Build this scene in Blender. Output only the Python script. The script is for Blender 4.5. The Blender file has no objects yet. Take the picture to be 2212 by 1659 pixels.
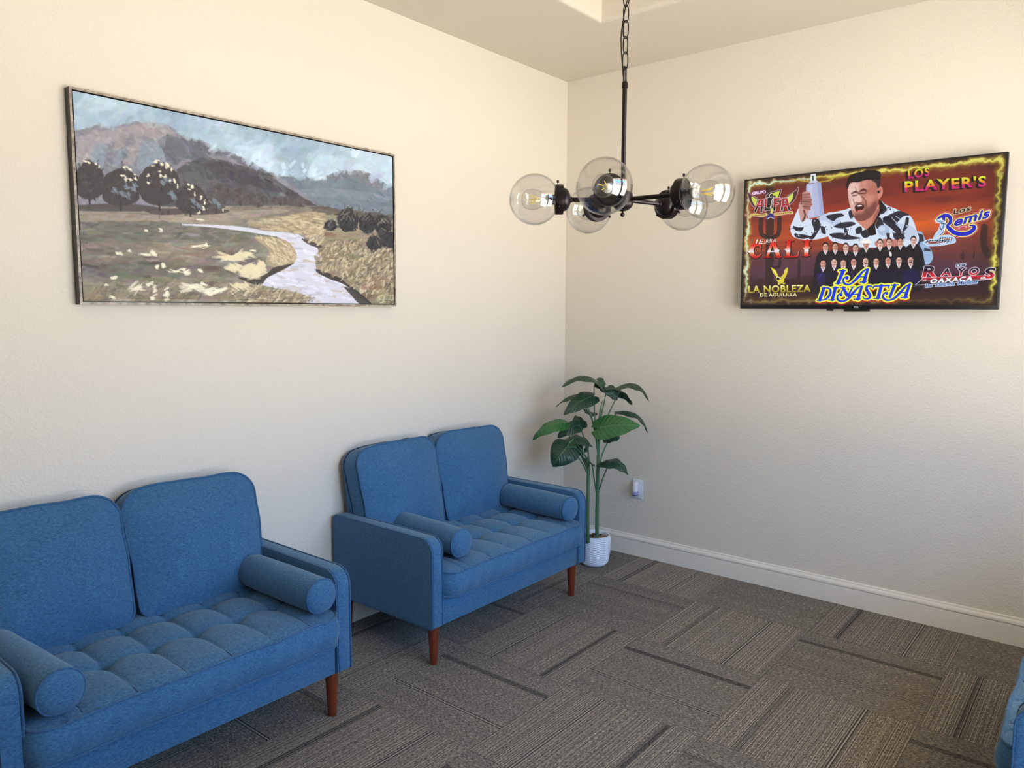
EXPO = 0.0
PAINT_GAIN = (1.0, 1.04, 1.16)
import bpy, bmesh, math, random
import numpy as np
from mathutils import Vector, Matrix

random.seed(7)
RNG = np.random.RandomState(7)
C = bpy.context.scene.collection
PI = math.pi

# ------------------------------------------------------------------ helpers
def link(o):
    C.objects.link(o)
    return o

def mk(name, verts, faces, mat=None, parent=None, smooth=True, loc=None):
    me = bpy.data.meshes.new(name)
    me.from_pydata([tuple(map(float, v)) for v in verts], [], [tuple(map(int, f)) for f in faces])
    me.update()
    if smooth:
        me.polygons.foreach_set('use_smooth', [True] * len(me.polygons))
    if mat is not None:
        me.materials.append(mat)
    o = link(bpy.data.objects.new(name, me))
    if parent is not None:
        o.parent = parent
    if loc is not None:
        o.location = loc
    return o

def autosmooth(o, ang=35):
    """sharp edges where the angle is large, smooth elsewhere"""
    me = o.data
    bm = bmesh.new(); bm.from_mesh(me)
    bmesh.ops.recalc_face_normals(bm, faces=bm.faces)
    a = math.radians(ang)
    for e in bm.edges:
        if len(e.link_faces) == 2 and e.calc_face_angle(0) > a:
            e.smooth = False
        else:
            e.smooth = True
    for f in bm.faces:
        f.smooth = True
    bm.to_mesh(me); bm.free()
    return o

def thing(name, label, cat, loc=(0, 0, 0), rotz=0, group=None):
    o = link(bpy.data.objects.new(name, None))
    o.empty_display_size = .1
    o.location = loc
    o.rotation_euler = (0, 0, rotz)
    o['label'] = label; o['category'] = cat
    if group: o['group'] = group
    return o

def struct(o):
    o['kind'] = 'structure'
    return o

def copy_tree(o, parent=None):
    c = o.copy()
    C.objects.link(c)
    if parent is not None:
        c.parent = parent
        c.matrix_parent_inverse = o.matrix_parent_inverse.copy()
    for ch in list(o.children):
        copy_tree(ch, c)
    return c

class MB:
    """collects pieces into one mesh"""
    def __init__(s):
        s.v = []; s.f = []
    def add(s, verts, faces):
        b = len(s.v)
        s.v.extend([tuple(v) for v in verts])
        s.f.extend([tuple(i + b for i in f) for f in faces])
        return s
    def box(s, lo, hi):
        x0, y0, z0 = lo; x1, y1, z1 = hi
        v = [(x0,y0,z0),(x1,y0,z0),(x1,y1,z0),(x0,y1,z0),(x0,y0,z1),(x1,y0,z1),(x1,y1,z1),(x0,y1,z1)]
        f = [(3,2,1,0),(4,5,6,7),(0,1,5,4),(1,2,6,5),(2,3,7,6),(3,0,4,7)]
        return s.add(v, f)
    def build(s, name, mat, parent=None, smooth=True, sharp=None):
        o = mk(name, s.v, s.f, mat, parent, smooth)
        if sharp: autosmooth(o, sharp)
        return o

def add_pattern(o, mb, mat):
    """stitching, lettering and other surface marks go into their part's own mesh"""
    me = o.data
    if mat.name not in [m.name for m in me.materials]: me.materials.append(mat)
    ix = [m.name for m in me.materials].index(mat.name)
    bm = bmesh.new(); bm.from_mesh(me)
    vs = [bm.verts.new(v) for v in mb.v]
    for f in mb.f:
        q = bm.faces.new([vs[i] for i in f]); q.material_index = ix; q.smooth = True
    bm.to_mesh(me); bm.free()
    return o

def bevel(o, w, seg=2):
    bm = bmesh.new(); bm.from_mesh(o.data)
    bmesh.ops.bevel(bm, geom=list(bm.edges), offset=w, segments=seg, affect='EDGES', profile=.5)
    bm.to_mesh(o.data); bm.free()
    autosmooth(o, 40)
    return o

def tube(path, r, seg=8, closed=False, cap=True):
    P = [Vector(p) for p in path]
    n = len(P)
    rr = r if hasattr(r, '__len__') else [r] * n
    T = []
    for i in range(n):
        a = P[(i - 1) % n] if (closed or i > 0) else P[i]
        b = P[(i + 1) % n] if (closed or i < n - 1) else P[i]
        d = (b - a)
        T.append(d.normalized() if d.length > 1e-9 else Vector((0, 0, 1)))
    up = Vector((0, 0, 1)) if abs(T[0].z) < .9 else Vector((1, 0, 0))
    N = (up - T[0] * up.dot(T[0])).normalized()
    v = []; f = []
    for i in range(n):
        if i:
            N = N - T[i] * N.dot(T[i])
            N = N.normalized() if N.length > 1e-6 else T[i].orthogonal().normalized()
        B = T[i].cross(N)
        for k in range(seg):
            a = 2 * PI * k / seg
            v.append(P[i] + (N * math.cos(a) + B * math.sin(a)) * rr[i])
    m = n if closed else n - 1
    for i in range(m):
        j = (i + 1) % n
        for k in range(seg):
            k2 = (k + 1) % seg
            f.append((i * seg + k, i * seg + k2, j * seg + k2, j * seg + k))
    if cap and not closed:
        f.append(tuple(range(seg))[::-1])
        f.append(tuple((n - 1) * seg + k for k in range(seg)))
    return v, f

def lathe(prof, seg=32, axis='z', closed_ends=True):
    """prof: list of (r, h). axis z: h along z; axis x: along x; axis y: along y"""
    v = []; f = []
    for r, h in prof:
        for k in range(seg):
            a = 2 * PI * k / seg
            c, s = r * math.cos(a), r * math.sin(a)
            v.append({'z': (c, s, h), 'x': (h, c, s), 'y': (s, h, c)}[axis])
    n = len(prof)
    for i in range(n - 1):
        for k in range(seg):
            k2 = (k + 1) % seg
            f.append((i * seg + k, i * seg + k2, (i + 1) * seg + k2, (i + 1) * seg + k))
    if closed_ends:
        f.append(tuple(range(seg))[::-1])
        f.append(tuple((n - 1) * seg + k for k in range(seg)))
    return v, f

def catmull(pts, n=8, closed=False):
    P = [np.array(p, float) for p in pts]
    m = len(P); out = []
    for i in range(m if closed else m - 1):
        p0 = P[(i - 1) % m] if (closed or i > 0) else P[0] * 2 - P[1]
        p1 = P[i]; p2 = P[(i + 1) % m]
        p3 = P[(i + 2) % m] if (closed or i < m - 2) else P[m - 1] * 2 - P[m - 2]
        for k in range(n):
            t = k / n
            out.append(.5 * ((2 * p1) + (-p0 + p2) * t + (2 * p0 - 5 * p1 + 4 * p2 - p3) * t * t + (-p0 + 3 * p1 - 3 * p2 + p3) * t ** 3))
    if not closed:
        out.append(P[-1])
    return out

# ------------------------------------------------------------------ materials
def lin(c):
    return tuple(((x / 255) / 12.92 if x / 255 <= .04045 else ((x / 255 + .055) / 1.055) ** 2.4) for x in c)

class NT:
    def __init__(s, name):
        s.m = bpy.data.materials.new(name); s.m.use_nodes = True
        s.t = s.m.node_tree; s.n = s.t.nodes; s.l = s.t.links
        s.b = s.n['Principled BSDF']; s.out = s.n['Material Output']
    def node(s, typ, **kw):
        nd = s.n.new(typ)
        for k, v in kw.items(): setattr(nd, k, v)
        return nd
    def put(s, sock, val):
        if hasattr(val, 'is_linked') or hasattr(val, 'links'):
            s.l.new(val, sock)
        else:
            sock.default_value = val
    def math(s, op, a, b=0.0, c=0.0, clamp=False):
        nd = s.node('ShaderNodeMath', operation=op); nd.use_clamp = clamp
        s.put(nd.inputs[0], a); s.put(nd.inputs[1], b); s.put(nd.inputs[2], c)
        return nd.outputs[0]
    def ramp(s, val, lo, hi, a=0.0, b=1.0, smooth=False):
        nd = s.node('ShaderNodeMapRange')
        if smooth: nd.interpolation_type = 'SMOOTHSTEP'
        s.put(nd.inputs['Value'], val); s.put(nd.inputs['From Min'], lo); s.put(nd.inputs['From Max'], hi)
        s.put(nd.inputs['To Min'], a); s.put(nd.inputs['To Max'], b)
        return nd.outputs[0]
    def mix(s, fac, a, b, blend='MIX'):
        nd = s.node('ShaderNodeMix', data_type='RGBA', blend_type=blend)
        s.put(nd.inputs[0], fac)
        for k, v in ((6, a), (7, b)):
            if isinstance(v, tuple) and len(v) == 3: v = (*v, 1)
            s.put(nd.inputs[k], v)
        return nd.outputs[2]
    def noise(s, vec, scale, detail=2.0, rough=.5, dims='3D'):
        nd = s.node('ShaderNodeTexNoise', noise_dimensions=dims)
        if dims == '1D': s.put(nd.inputs['W'], vec)
        else: s.put(nd.inputs['Vector'], vec)
        nd.inputs['Scale'].default_value = scale; nd.inputs['Detail'].default_value = detail
        nd.inputs['Roughness'].default_value = rough
        return nd.outputs['Fac']
    def obj(s):
        return s.node('ShaderNodeTexCoord').outputs['Object']
    def vscale(s, vec, sc):
        nd = s.node('ShaderNodeVectorMath', operation='MULTIPLY'); s.put(nd.inputs[0], vec); nd.inputs[1].default_value = sc
        return nd.outputs[0]
    def sep(s, vec):
        nd = s.node('ShaderNodeSeparateXYZ'); s.put(nd.inputs[0], vec); return nd.outputs
    def comb(s, x, y, z=0.0):
        nd = s.node('ShaderNodeCombineXYZ')
        for i, v in enumerate((x, y, z)): s.put(nd.inputs[i], v)
        return nd.outputs[0]
    def bump(s, h, strength=.3, dist=.001):
        nd = s.node('ShaderNodeBump'); s.put(nd.inputs['Height'], h)
        nd.inputs['Strength'].default_value = strength; nd.inputs['Distance'].default_value = dist
        s.l.new(nd.outputs[0], s.b.inputs['Normal'])
    def set(s, **kw):
        for k, v in kw.items():
            k = {'color': 'Base Color', 'rough': 'Roughness', 'metal': 'Metallic', 'spec': 'Specular IOR Level', 'sheen': 'Sheen Weight',
                 'sheen_rough': 'Sheen Roughness', 'sheen_tint': 'Sheen Tint', 'coat': 'Coat Weight', 'trans': 'Transmission Weight', 'ior': 'IOR'}[k]
            if isinstance(v, tuple) and len(v) == 3: v = (*v, 1)
            s.put(s.b.inputs[k], v)
        return s

def plain(name, rgb, rough=.5, metal=0, spec=.5, var=.06, scale=40):
    """a procedural one-colour material with a little tonal noise"""
    t = NT(name)
    n = t.noise(t.obj(), scale, 3)
    c = lin(rgb)
    a = tuple(x * (1 - var) for x in c); b = tuple(min(1, x * (1 + var)) for x in c)
    t.set(color=t.mix(n, a, b), rough=rough, metal=metal, spec=spec)
    return t.m

def wall_paint(name, rgb, bump=.26):
    t = NT(name)
    o = t.obj()
    n1 = t.noise(o, 95, 3, .55)
    n2 = t.noise(o, 1.2, 2)
    c = lin(rgb)
    t.set(color=t.mix(n2, tuple(x * .985 for x in c), tuple(x * 1.015 for x in c)), rough=.62, spec=.35)
    t.bump(t.ramp(n1, .40, .62, smooth=True), bump, .0035)
    return t.m

def fabric(name, rgb):
    t = NT(name)
    o = t.obj()
    h1 = t.noise(t.vscale(o, (1, 1, 3.4)), 105, 5, .68)
    h2 = t.noise(t.vscale(o, (1.0, 1.0, 5.0)), 420, 2, .6)
    big = t.noise(o, 6, 2)
    c = lin(rgb)
    dk = tuple(x * k for x, k in zip(c, (.34, .46, .54))); lt = tuple(x * k for x, k in zip(c, (1.9, 1.55, 1.42)))
    col = t.mix(t.ramp(h1, .3, .72), dk, lt)
    col = t.mix(t.math('MULTIPLY', t.ramp(h2, .5, .78), .35), col, tuple(x * 1.6 + .02 for x in c))
    col = t.mix(t.math('MULTIPLY', t.ramp(big, .35, .7), .18), col, tuple(x * .8 for x in c))
    t.set(color=col, rough=.88, spec=.2, sheen=.24, sheen_rough=.5, sheen_tint=(.85, .92, .92))
    t.bump(t.math('ADD', h1, t.math('MULTIPLY', h2, .5)), .35, .0012)
    return t.m

M = {}
M['wall'] = wall_paint('wall_paint', (224, 217, 205))
M['ceiling'] = wall_paint('ceiling_paint', (218, 210, 196), .12)
M['trim'] = plain('trim_paint', (236, 231, 222), .35, var=.02)
M['fabric'] = fabric('blue_upholstery', (55, 103, 143))
M['piping'] = fabric('blue_piping', (50, 95, 136))
M['seam'] = plain('dark_seam', (20, 42, 74), .9)
M['black'] = plain('black_plastic', (16, 15, 16), .35)
M['bronze'] = plain('oil_rubbed_bronze', (38, 30, 30), .34, .55, .5, .1)
M['plate'] = plain('white_plastic', (225, 228, 234), .3, var=.02)

def wood():
    t = NT('walnut_leg')
    o = t.obj()
    n = t.noise(t.vscale(o, (14, 14, 1.6)), 9, 4, .6)
    t.set(color=t.mix(n, lin((82, 32, 18)), lin((140, 62, 36))), rough=.36, spec=.5)
    return t.m
M['wood'] = wood()

def thin_glass(name, tint=(.985, .985, .985), edge=(.84, .84, .83), refl=1.0):
    t = NT(name)
    t.n.remove(t.b)
    lw = t.node('ShaderNodeLayerWeight'); lw.inputs['Blend'].default_value = .5
    fre = t.math('ADD', t.math('MULTIPLY', t.math('POWER', lw.outputs['Facing'], 5.0), .9), .085)
    tr = t.node('ShaderNodeBsdfTransparent')
    face = t.ramp(lw.outputs['Facing'], .55, 1.0, 0, 1)
    t.l.new(t.mix(t.math('POWER', face, 1.6), tint, edge), tr.inputs['Color'])
    gl = t.node('ShaderNodeBsdfGlossy'); gl.inputs['Roughness'].default_value = 0.0
    mx = t.node('ShaderNodeMixShader')
    t.put(mx.inputs[0], t.math('MULTIPLY', fre, refl, clamp=True))
    t.l.new(tr.outputs[0], mx.inputs[1]); t.l.new(gl.outputs[0], mx.inputs[2])
    t.l.new(mx.outputs[0], t.out.inputs['Surface'])
    return t.m
M['globe'] = thin_glass('clear_globe_glass')
M['bulb'] = thin_glass('clear_bulb_glass', (.97, .97, .96), (.8, .8, .79))
M['pane'] = thin_glass('window_glass', (.98, .985, .98), (.9, .92, .91))

def glow(name, rgb, strength):
    t = NT(name)
    n = t.noise(t.obj(), 300, 2)
    c = lin(rgb)
    t.set(color=t.mix(n, tuple(x * .9 for x in c), c), rough=.4)
    t.b.inputs['Emission Color'].default_value = (*c, 1); t.b.inputs['Emission Strength'].default_value = strength
    return t.m
M['filament'] = glow('filament_phosphor', (235, 205, 60), .55)  # bulbs are unlit; a faint glow is added to the yellow phosphor
M['chrome'] = plain('bulb_cap_metal', (190, 190, 190), .2, 1.0)
M['socketrim'] = plain('white_ceramic', (232, 230, 224), .25)

def carpet():
    t = NT('striped_carpet_tiles')
    o = t.obj(); x, y, _ = t.sep(o)
    TS = .605
    u = t.math('DIVIDE', t.math('ADD', x, .47), TS); v = t.math('DIVIDE', t.math('ADD', y, 1.217), TS)
    i = t.math('FLOOR', u); j = t.math('FLOOR', v)
    fx = t.math('SUBTRACT', u, i); fy = t.math('SUBTRACT', v, j)
    par = t.math('FLOORED_MODULO', t.math('ADD', i, j), 2.0)           # 0: pile runs along x
    def sel(a, b): # par ? b : a
        return t.math('ADD', t.math('MULTIPLY', a, t.math('SUBTRACT', 1.0, par)), t.math('MULTIPLY', b, par))
    s = sel(fy, fx); al = sel(fx, fy)
    key = t.math('FLOORED_MODULO', t.math('ADD', t.math('MULTIPLY', i, 2.0), t.math('MULTIPLY', j, 5.0)), 7.0)
    keep = t.math('COMPARE', key, 3.0, .1)
    s2 = t.math('ADD', t.math('MULTIPLY', s, keep), t.math('MULTIPLY', t.math('SUBTRACT', 1.0, s), t.math('SUBTRACT', 1.0, keep)))
    wn = t.node('ShaderNodeTexWhiteNoise', noise_dimensions='2D'); t.l.new(t.comb(i, j), wn.inputs['Vector'])
    rnd = wn.outputs['Value']
    seed = t.math('MULTIPLY', rnd, 40.0)
    # flecks: short loops lying along the pile
    pv = t.comb(t.math('ADD', t.math('MULTIPLY', s, 1.0), seed), t.math('MULTIPLY', al, .42), 0.0)
    fleck = t.noise(pv, 125, 4, .78)
    pv2 = t.comb(t.math('ADD', t.math('MULTIPLY', s, 1.0), seed), t.math('MULTIPLY', al, .22), 3.0)
    fleck2 = t.noise(pv2, 150, 3, .7)
    tone = t.noise(t.math('ADD', t.math('MULTIPLY', s2, 1.0), t.math('MULTIPLY', seed, .08)), 9, 2, .5, '1D')
    fineline = t.noise(t.math('ADD', s2, seed), 135, 1, .5, '1D')
    dark = lin((50, 46, 44)); mid = lin((137, 130, 122)); light = lin((214, 201, 180))
    col = t.mix(t.ramp(fleck, .40, .62), dark, mid)
    col = t.mix(t.math('MULTIPLY', t.ramp(fleck2, .5, .72), t.ramp(tone, .3, .7, .35, .8)), col, light)
    # pale pinstripes, stronger where the pile runs along x, its directional look painted in
    ls = t.math('MULTIPLY', t.ramp(fineline, .56, .66), sel(t.ramp(rnd, 0, 1, .5, .75), .10))
    brk = t.ramp(t.noise(t.comb(t.math('MULTIPLY', s, 3.0), t.math('MULTIPLY', al, 1.0), seed), 60, 2), .35, .55, .35, 1)
    col = t.mix(t.math('MULTIPLY', ls, brk), col, lin((196, 184, 164)))
    gap = t.math('MULTIPLY', t.ramp(fineline, .36, .44, 1, 0), sel(.6, .3))
    col = t.mix(gap, col, lin((44, 41, 39)))
    # the black band and the thin double line of each tile
    def band(c, w, soft):
        d = t.math('ABSOLUTE', t.math('SUBTRACT', s2, c)); return t.ramp(d, w, w + soft, 1, 0)
    wn2 = t.node('ShaderNodeTexWhiteNoise', noise_dimensions='2D'); t.l.new(t.comb(t.math('ADD', i, 7.3), j), wn2.inputs['Vector'])
    bl = t.math('MULTIPLY', t.math('MULTIPLY', band(.215, .022, .006), t.ramp(fleck2, .3, .7, 1.0, sel(.75, .45))), t.ramp(wn2.outputs['Value'], 0, 1, .45, 1.0))
    bl = t.math('MULTIPLY', bl, t.ramp(fineline, .54, .64, 1.0, sel(.35, .9)))
    col = t.mix(bl, col, lin((24, 24, 26)))
    dl = t.math('MAXIMUM', band(.69, .0035, .002), band(.708, .003, .002))
    col = t.mix(t.math('MULTIPLY', dl, .85), col, lin((28, 27, 27)))
    ll = band(.699, .003, .002)
    col = t.mix(t.math('MULTIPLY', ll, .6), col, lin((180, 172, 158)))
    # tile joint + per-tile tone
    e = t.math('MINIMUM', t.math('MINIMUM', fx, fy), t.math('MINIMUM', t.math('SUBTRACT', 1.0, fx), t.math('SUBTRACT', 1.0, fy)))
    col = t.mix(t.ramp(e, .001, .004, .45, 0), col, lin((34, 32, 32)))
    br = t.math('MULTIPLY', t.ramp(rnd, 0, 1, .92, 1.06), sel(1.05, .95))
    mul = t.node('ShaderNodeVectorMath', operation='SCALE'); t.l.new(col, mul.inputs[0]); t.put(mul.inputs['Scale'], br)
    t.set(color=mul.outputs[0], rough=.95, spec=.1, sheen=.1, sheen_rough=.5)
    t.bump(t.math('ADD', fleck, t.math('MULTIPLY', fineline, sel(1.0, .3))), .5, .003)
    return t.m
M['carpet'] = carpet()

def vcol_mat(name, rough=.5, emit=0.0, gain=(1, 1, 1)):
    t = NT(name)
    a = t.node('ShaderNodeVertexColor'); a.layer_name = 'paint'
    c = a.outputs['Color']
    if emit:
        t.set(color=(.004, .004, .005), rough=rough)
        t.l.new(c, t.b.inputs['Emission Color']); t.b.inputs['Emission Strength'].default_value = emit
    else:
        t.set(color=t.vscale(c, gain), rough=rough, spec=.3)
        t.bump(t.noise(t.vscale(t.obj(), (1, 1, 2.5)), 240, 3), .25, .0008)
    return t.m

# ------------------------------------------------------------------ camera (solved from the room's edges)
F_PX = 1638.56
CAM = np.array([-4.18867, -2.97029, 1.578487])
RX = np.array([0.6338338, -0.7734611, 0.0035524]); RU = np.array([0.0743093, 0.0654651, 0.9950841]); RF = np.array([0.7698914, 0.6304540, -0.0989694])
cd = bpy.data.cameras.new('camera'); cd.sensor_width = 36; cd.lens = F_PX / 2212 * 36; cd.clip_start = .02
co = link(bpy.data.objects.new('camera', cd))
co.matrix_world = Matrix(((RX[0], RU[0], -RF[0], CAM[0]), (RX[1], RU[1], -RF[1], CAM[1]), (RX[2], RU[2], -RF[2], CAM[2]), (0, 0, 0, 1)))
bpy.context.scene.camera = co

# ------------------------------------------------------------------ room shell
H = 3.05; XW = -5.2; YB = -3.53; TH = .12
def wall_with_holes(name, axis, pos, a0, a1, z0, z1, holes, out, mat):
    """wall in the plane axis=pos spanning a0..a1; holes (a,b,zlo,zhi); out = outward sign"""
    mb = MB()
    lo, hi = (pos, pos + TH) if out > 0 else (pos - TH, pos)
    def bx(p0, p1, q0, q1):
        if p1 - p0 < 1e-5 or q1 - q0 < 1e-5: return
        if axis == 'x': mb.box((lo, p0, q0), (hi, p1, q1))
        else: mb.box((p0, lo, q0), (p1, hi, q1))
    cur = a0
    for (p0, p1, q0, q1) in sorted(holes):
        bx(cur, p0, z0, z1); bx(p0, p1, z0, q0); bx(p0, p1, q1, z1); cur = p1
    bx(cur, a1, z0, z1)
    return struct(mb.build(name, mat, smooth=False))
WIN = [(-3.20, -2.05, .55, 2.62), (-1.85, -.75, .55, 2.62)]
WIN2 = []
ZT = 3.42
wall_with_holes('wall_left', 'y', 0, XW - TH, TH, -.02, ZT, [], 1, M['wall'])
wall_with_holes('wall_right', 'x', 0, YB - TH, 0, -.02, ZT, [], 1, M['wall'])
wall_with_holes('wall_back', 'y', YB, XW - TH, 0, -.02, ZT, WIN, -1, M['wall'])
wall_with_holes('wall_front', 'x', XW, YB, 0, -.02, ZT, WIN2, -1, M['wall'])
struct(MB().box((XW - TH, YB - TH, -.1), (TH, TH, 0)).build('floor', M['carpet'], smooth=False))

# ceiling with a recessed tray, bullnosed lower edge
def ceiling():
    x0, x1, y0, y1 = -3.68, -.742, -2.795, -.738
    X0, X1, Y0, Y1 = XW - .02, .02, YB - .02, .02
    r = .022; v = []; f = []
    def rect(off, z):
        b = len(v)
        v.extend([(x0 - off, y0 - off, z), (x1 + off, y0 - off, z), (x1 + off, y1 + off, z), (x0 - off, y1 + off, z)])
        return b
    def ring(a, b):
        for k in range(4):
            k2 = (k + 1) % 4
            f.append((a + k, a + k2, b + k2, b + k))
    b = len(v); v.extend([(X0, Y0, H), (X1, Y0, H), (X1, Y1, H), (X0, Y1, H)])
    prev = b
    for k in range(9):
        a = PI / 2 * k / 8
        c = rect(r * (1 - math.sin(a)), H + r * (1 - math.cos(a)))
        ring(prev, c); prev = c
    c = rect(0, ZT - .04); ring(prev, c); f.append((c, c + 1, c + 2, c + 3))
    # closed top so that no daylight leaks in
    d = len(v); v.extend([(X0, Y0, ZT), (X1, Y0, ZT), (X1, Y1, ZT), (X0, Y1, ZT)])
    ring(b, d); f.append((d + 3, d + 2, d + 1, d))
    o = mk('ceiling', v, f, M['ceiling'])
    autosmooth(o, 30)
    return struct(o)
ceiling()

# baseboards: flat board, a groove, then a moulded cap
BP = [(.014, 0), (.014, .0955), (.0055, .0970), (.0055, .1010), (.0142, .103), (.0142, .112), (.0115, .119), (.0075, .124), (.0068, .1275), (.0072, .130), (.0052, .1345), (0, .135)]
def baseboard(name, axis, a0, a1):
    v = []; f = []
    for a in (a0, a1):
        for off, z in [(0, 0)] + BP:
            v.append((a, -off, z) if axis == 'x' else (-off, a, z))
    n = len(BP) + 1
    for k in range(n):
        f.append((k, (k + 1) % n, n + (k + 1) % n, n + k))
    f.append(tuple(range(n))); f.append(tuple(range(n, 2 * n)))
    o = mk(name, v, f, M['trim']); autosmooth(o, 25)
    return struct(o)
baseboard('baseboard_left', 'x', XW, 0)
baseboard('baseboard_right', 'y', YB, -.0145)

def window(name, axis, pos, a0, a1, z0, z1, inward, nx, nz):
    """frame, muntins and a pane set in the wall opening"""
    mb = MB(); w = .05; d0, d1 = (pos - .09, pos - .03) if axis == 'y' or inward > 0 else (pos, pos)
    def bx(mb, p0, p1, q0, q1, e0=None, e1=None):
        e0 = d0 if e0 is None else e0; e1 = d1 if e1 is None else e1
        if axis == 'y': mb.box((p0, e0, q0), (p1, e1, q1))
        else: mb.box((e0, p0, q0), (e1, p1, q1))
    bx(mb, a0, a1, z0, z0 + w); bx(mb, a0, a1, z1 - w, z1); bx(mb, a0, a0 + w, z0 + w, z1 - w); bx(mb, a1 - w, a1, z0 + w, z1 - w)
    for k in range(1, nx):
        c = a0 + (a1 - a0) * k / nx; bx(mb, c - .014, c + .014, z0 + w, z1 - w)
    for k in range(1, nz):
        c = z0 + (z1 - z0) * k / nz; bx(mb, a0 + w, a1 - w, c - .014, c + .014, d0 + .008, d1 - .008)
    o = struct(mb.build(name, M['trim'], smooth=False))
    mk('pane', [(a0 + w, pos - .06, z0 + w), (a1 - w, pos - .06, z0 + w), (a1 - w, pos - .06, z1 - w), (a0 + w, pos - .06, z1 - w)], [(0, 1, 2, 3)], M['pane'], o, smooth=False)
    return o
for k, (a0, a1, z0, z1) in enumerate(WIN):
    window('window_%d' % (k + 1), 'y', YB, a0, a1, z0, z1, 1, 2, 3)
for k, (a0, a1, z0, z1) in enumerate(WIN2):
    window('window_3', 'x', XW, a0, a1, z0, z1, 1, 2, 3)

# unseen overhang added outside to keep high sky light off the near floor and wall
M['sky_block'] = plain('sky_block_paint', (206, 190, 164), .7)
struct(MB().box((XW, YB - 1.55, 2.86), (.6, YB - TH - .002, 2.98)).build('sky_block_overhang', M['sky_block'], smooth=False))

# ------------------------------------------------------------------ loveseats
HW = .5925; AT = .070; YF = -.70; ZB = .186; ZA = .585; IN = HW - AT
def rounded_poly(pts, radii, seg=6):
    out = []
    n = len(pts)
    for i in range(n):
        p = np.array(pts[i], float); a = np.array(pts[i - 1], float) - p; b = np.array(pts[(i + 1) % n], float) - p
        r = radii[i]
        if r <= 0: out.append(tuple(p)); continue
        a /= np.linalg.norm(a); b /= np.linalg.norm(b)
        th = math.acos(max(-1, min(1, a @ b))); t = r / math.tan(th / 2)
        c = p + (a + b) / np.linalg.norm(a + b) * (r / math.sin(th / 2))
        s = p + a * t - c; e = p + b * t - c
        a0 = math.atan2(s[1], s[0]); a1 = math.atan2(e[1], e[0]); d = (a1 - a0 + PI) % (2 * PI) - PI
        for k in range(seg + 1):
            q = a0 + d * k / seg; out.append((c[0] + r * math.cos(q), c[1] + r * math.sin(q)))
    return out

ARM = rounded_poly([(YF, ZB), (-.022, ZB), (-.022, ZA), (YF, ZA)], [.012, .012, .03, .062], 8)   # (y,z), counter-clockwise in (y,z)
def inset(poly, d):
    n = len(poly); out = []
    c = np.mean(poly, axis=0)
    for i in range(n):
        p = np.array(poly[i]); t = np.array(poly[(i + 1) % n]) - np.array(poly[i - 1]); t = t / (np.linalg.norm(t) + 1e-9)
        out.append(tuple(p + np.array([-t[1], t[0]]) * d))
    return out
def make_arm(side, parent):
    x0 = side * IN + (0 if side > 0 else 0); xi, xo = sorted((side * IN, side * HW))
    v = []; f = []; n = len(ARM)
    for x, d in ((xi, .012), (xi, .006), (xi + .002, .002), (xi + .007, 0), (xo - .007, 0), (xo - .002, .002), (xo, .006), (xo, .012)):
        v.extend([(x, y, z) for y, z in inset(ARM, d)])
    for k in range(7):
        for i in range(n):
            j = (i + 1) % n
            f.append((k * n + i, k * n + j, (k + 1) * n + j, (k + 1) * n + i))
    f.append(tuple(range(n))[::-1]); f.append(tuple(range(7 * n, 8 * n)))
    o = mk('armrest', v, f, M['fabric'], parent); autosmooth(o, 50)
    for x in (xi + .003, xo - .003):
        MB().add(*tube([(x, y, z) for y, z in inset(ARM, .0012)], .0034, 6, closed=True)).build('piping', M['piping'], o)
    sb = MB()
    for x, sgn in ((xi + .003, 1), (xo - .003, -1)):
        sb.add(*tube([(x + sgn * .005, y, z) for y, z in inset(ARM, -.0002)], .0011, 5, closed=True))
    add_pattern(o, sb, M['seam'])
    return o

BX = [-.385 + .154 * k for k in range(6)]; BY = [-.488, -.285, -.085]
def seat_top(x, y):
    dx = min(abs(x - b) for b in BX); dy = min(abs(y - b) for b in BY)
    ax = min(1, dx / .077); 
    front = y < BY[0]
    h = .436
    edge = min(1, (.5225 - abs(x)) / .05)
    fy = (y - YF + .035) / (BY[0] - YF + .035)          # 0 at the front edge, 1 at the first row
    if front:
        puff = .015 * (1 - (1 - ax) ** 2.2) * min(1, max(0, fy)) ** .55 * (1 - .15 * fy)
        ch = .010 * math.exp(-dx / .006) * (.25 + .75 * fy)
        h += puff * .8 + .004 * math.sin(max(0, min(1, fy)) * PI) - ch - .008 * (1 - min(1, max(0, fy) * 4)) ** 2
        h -= .011 * math.exp(-dy / .012) * (1 - .6 * ax)
    else:
        ay = min(1, dy / .1)
        puff = .0145 * (1 - (1 - ax) ** 2.2) ** .8 * (1 - (1 - ay) ** 2.2) ** .8
        h += puff + .002 - .006 * math.exp(-dx / .006) - .005 * math.exp(-dy / .007)
    # pulled-down buttons
    r = math.sqrt(min((x - b) ** 2 for b in BX) + dy * dy)
    h -= .022 * math.exp(-(r / .021) ** 1.25)
    if abs(x) > .43: h -= .004
    return h - .010 * (1 - edge) ** 2

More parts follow.
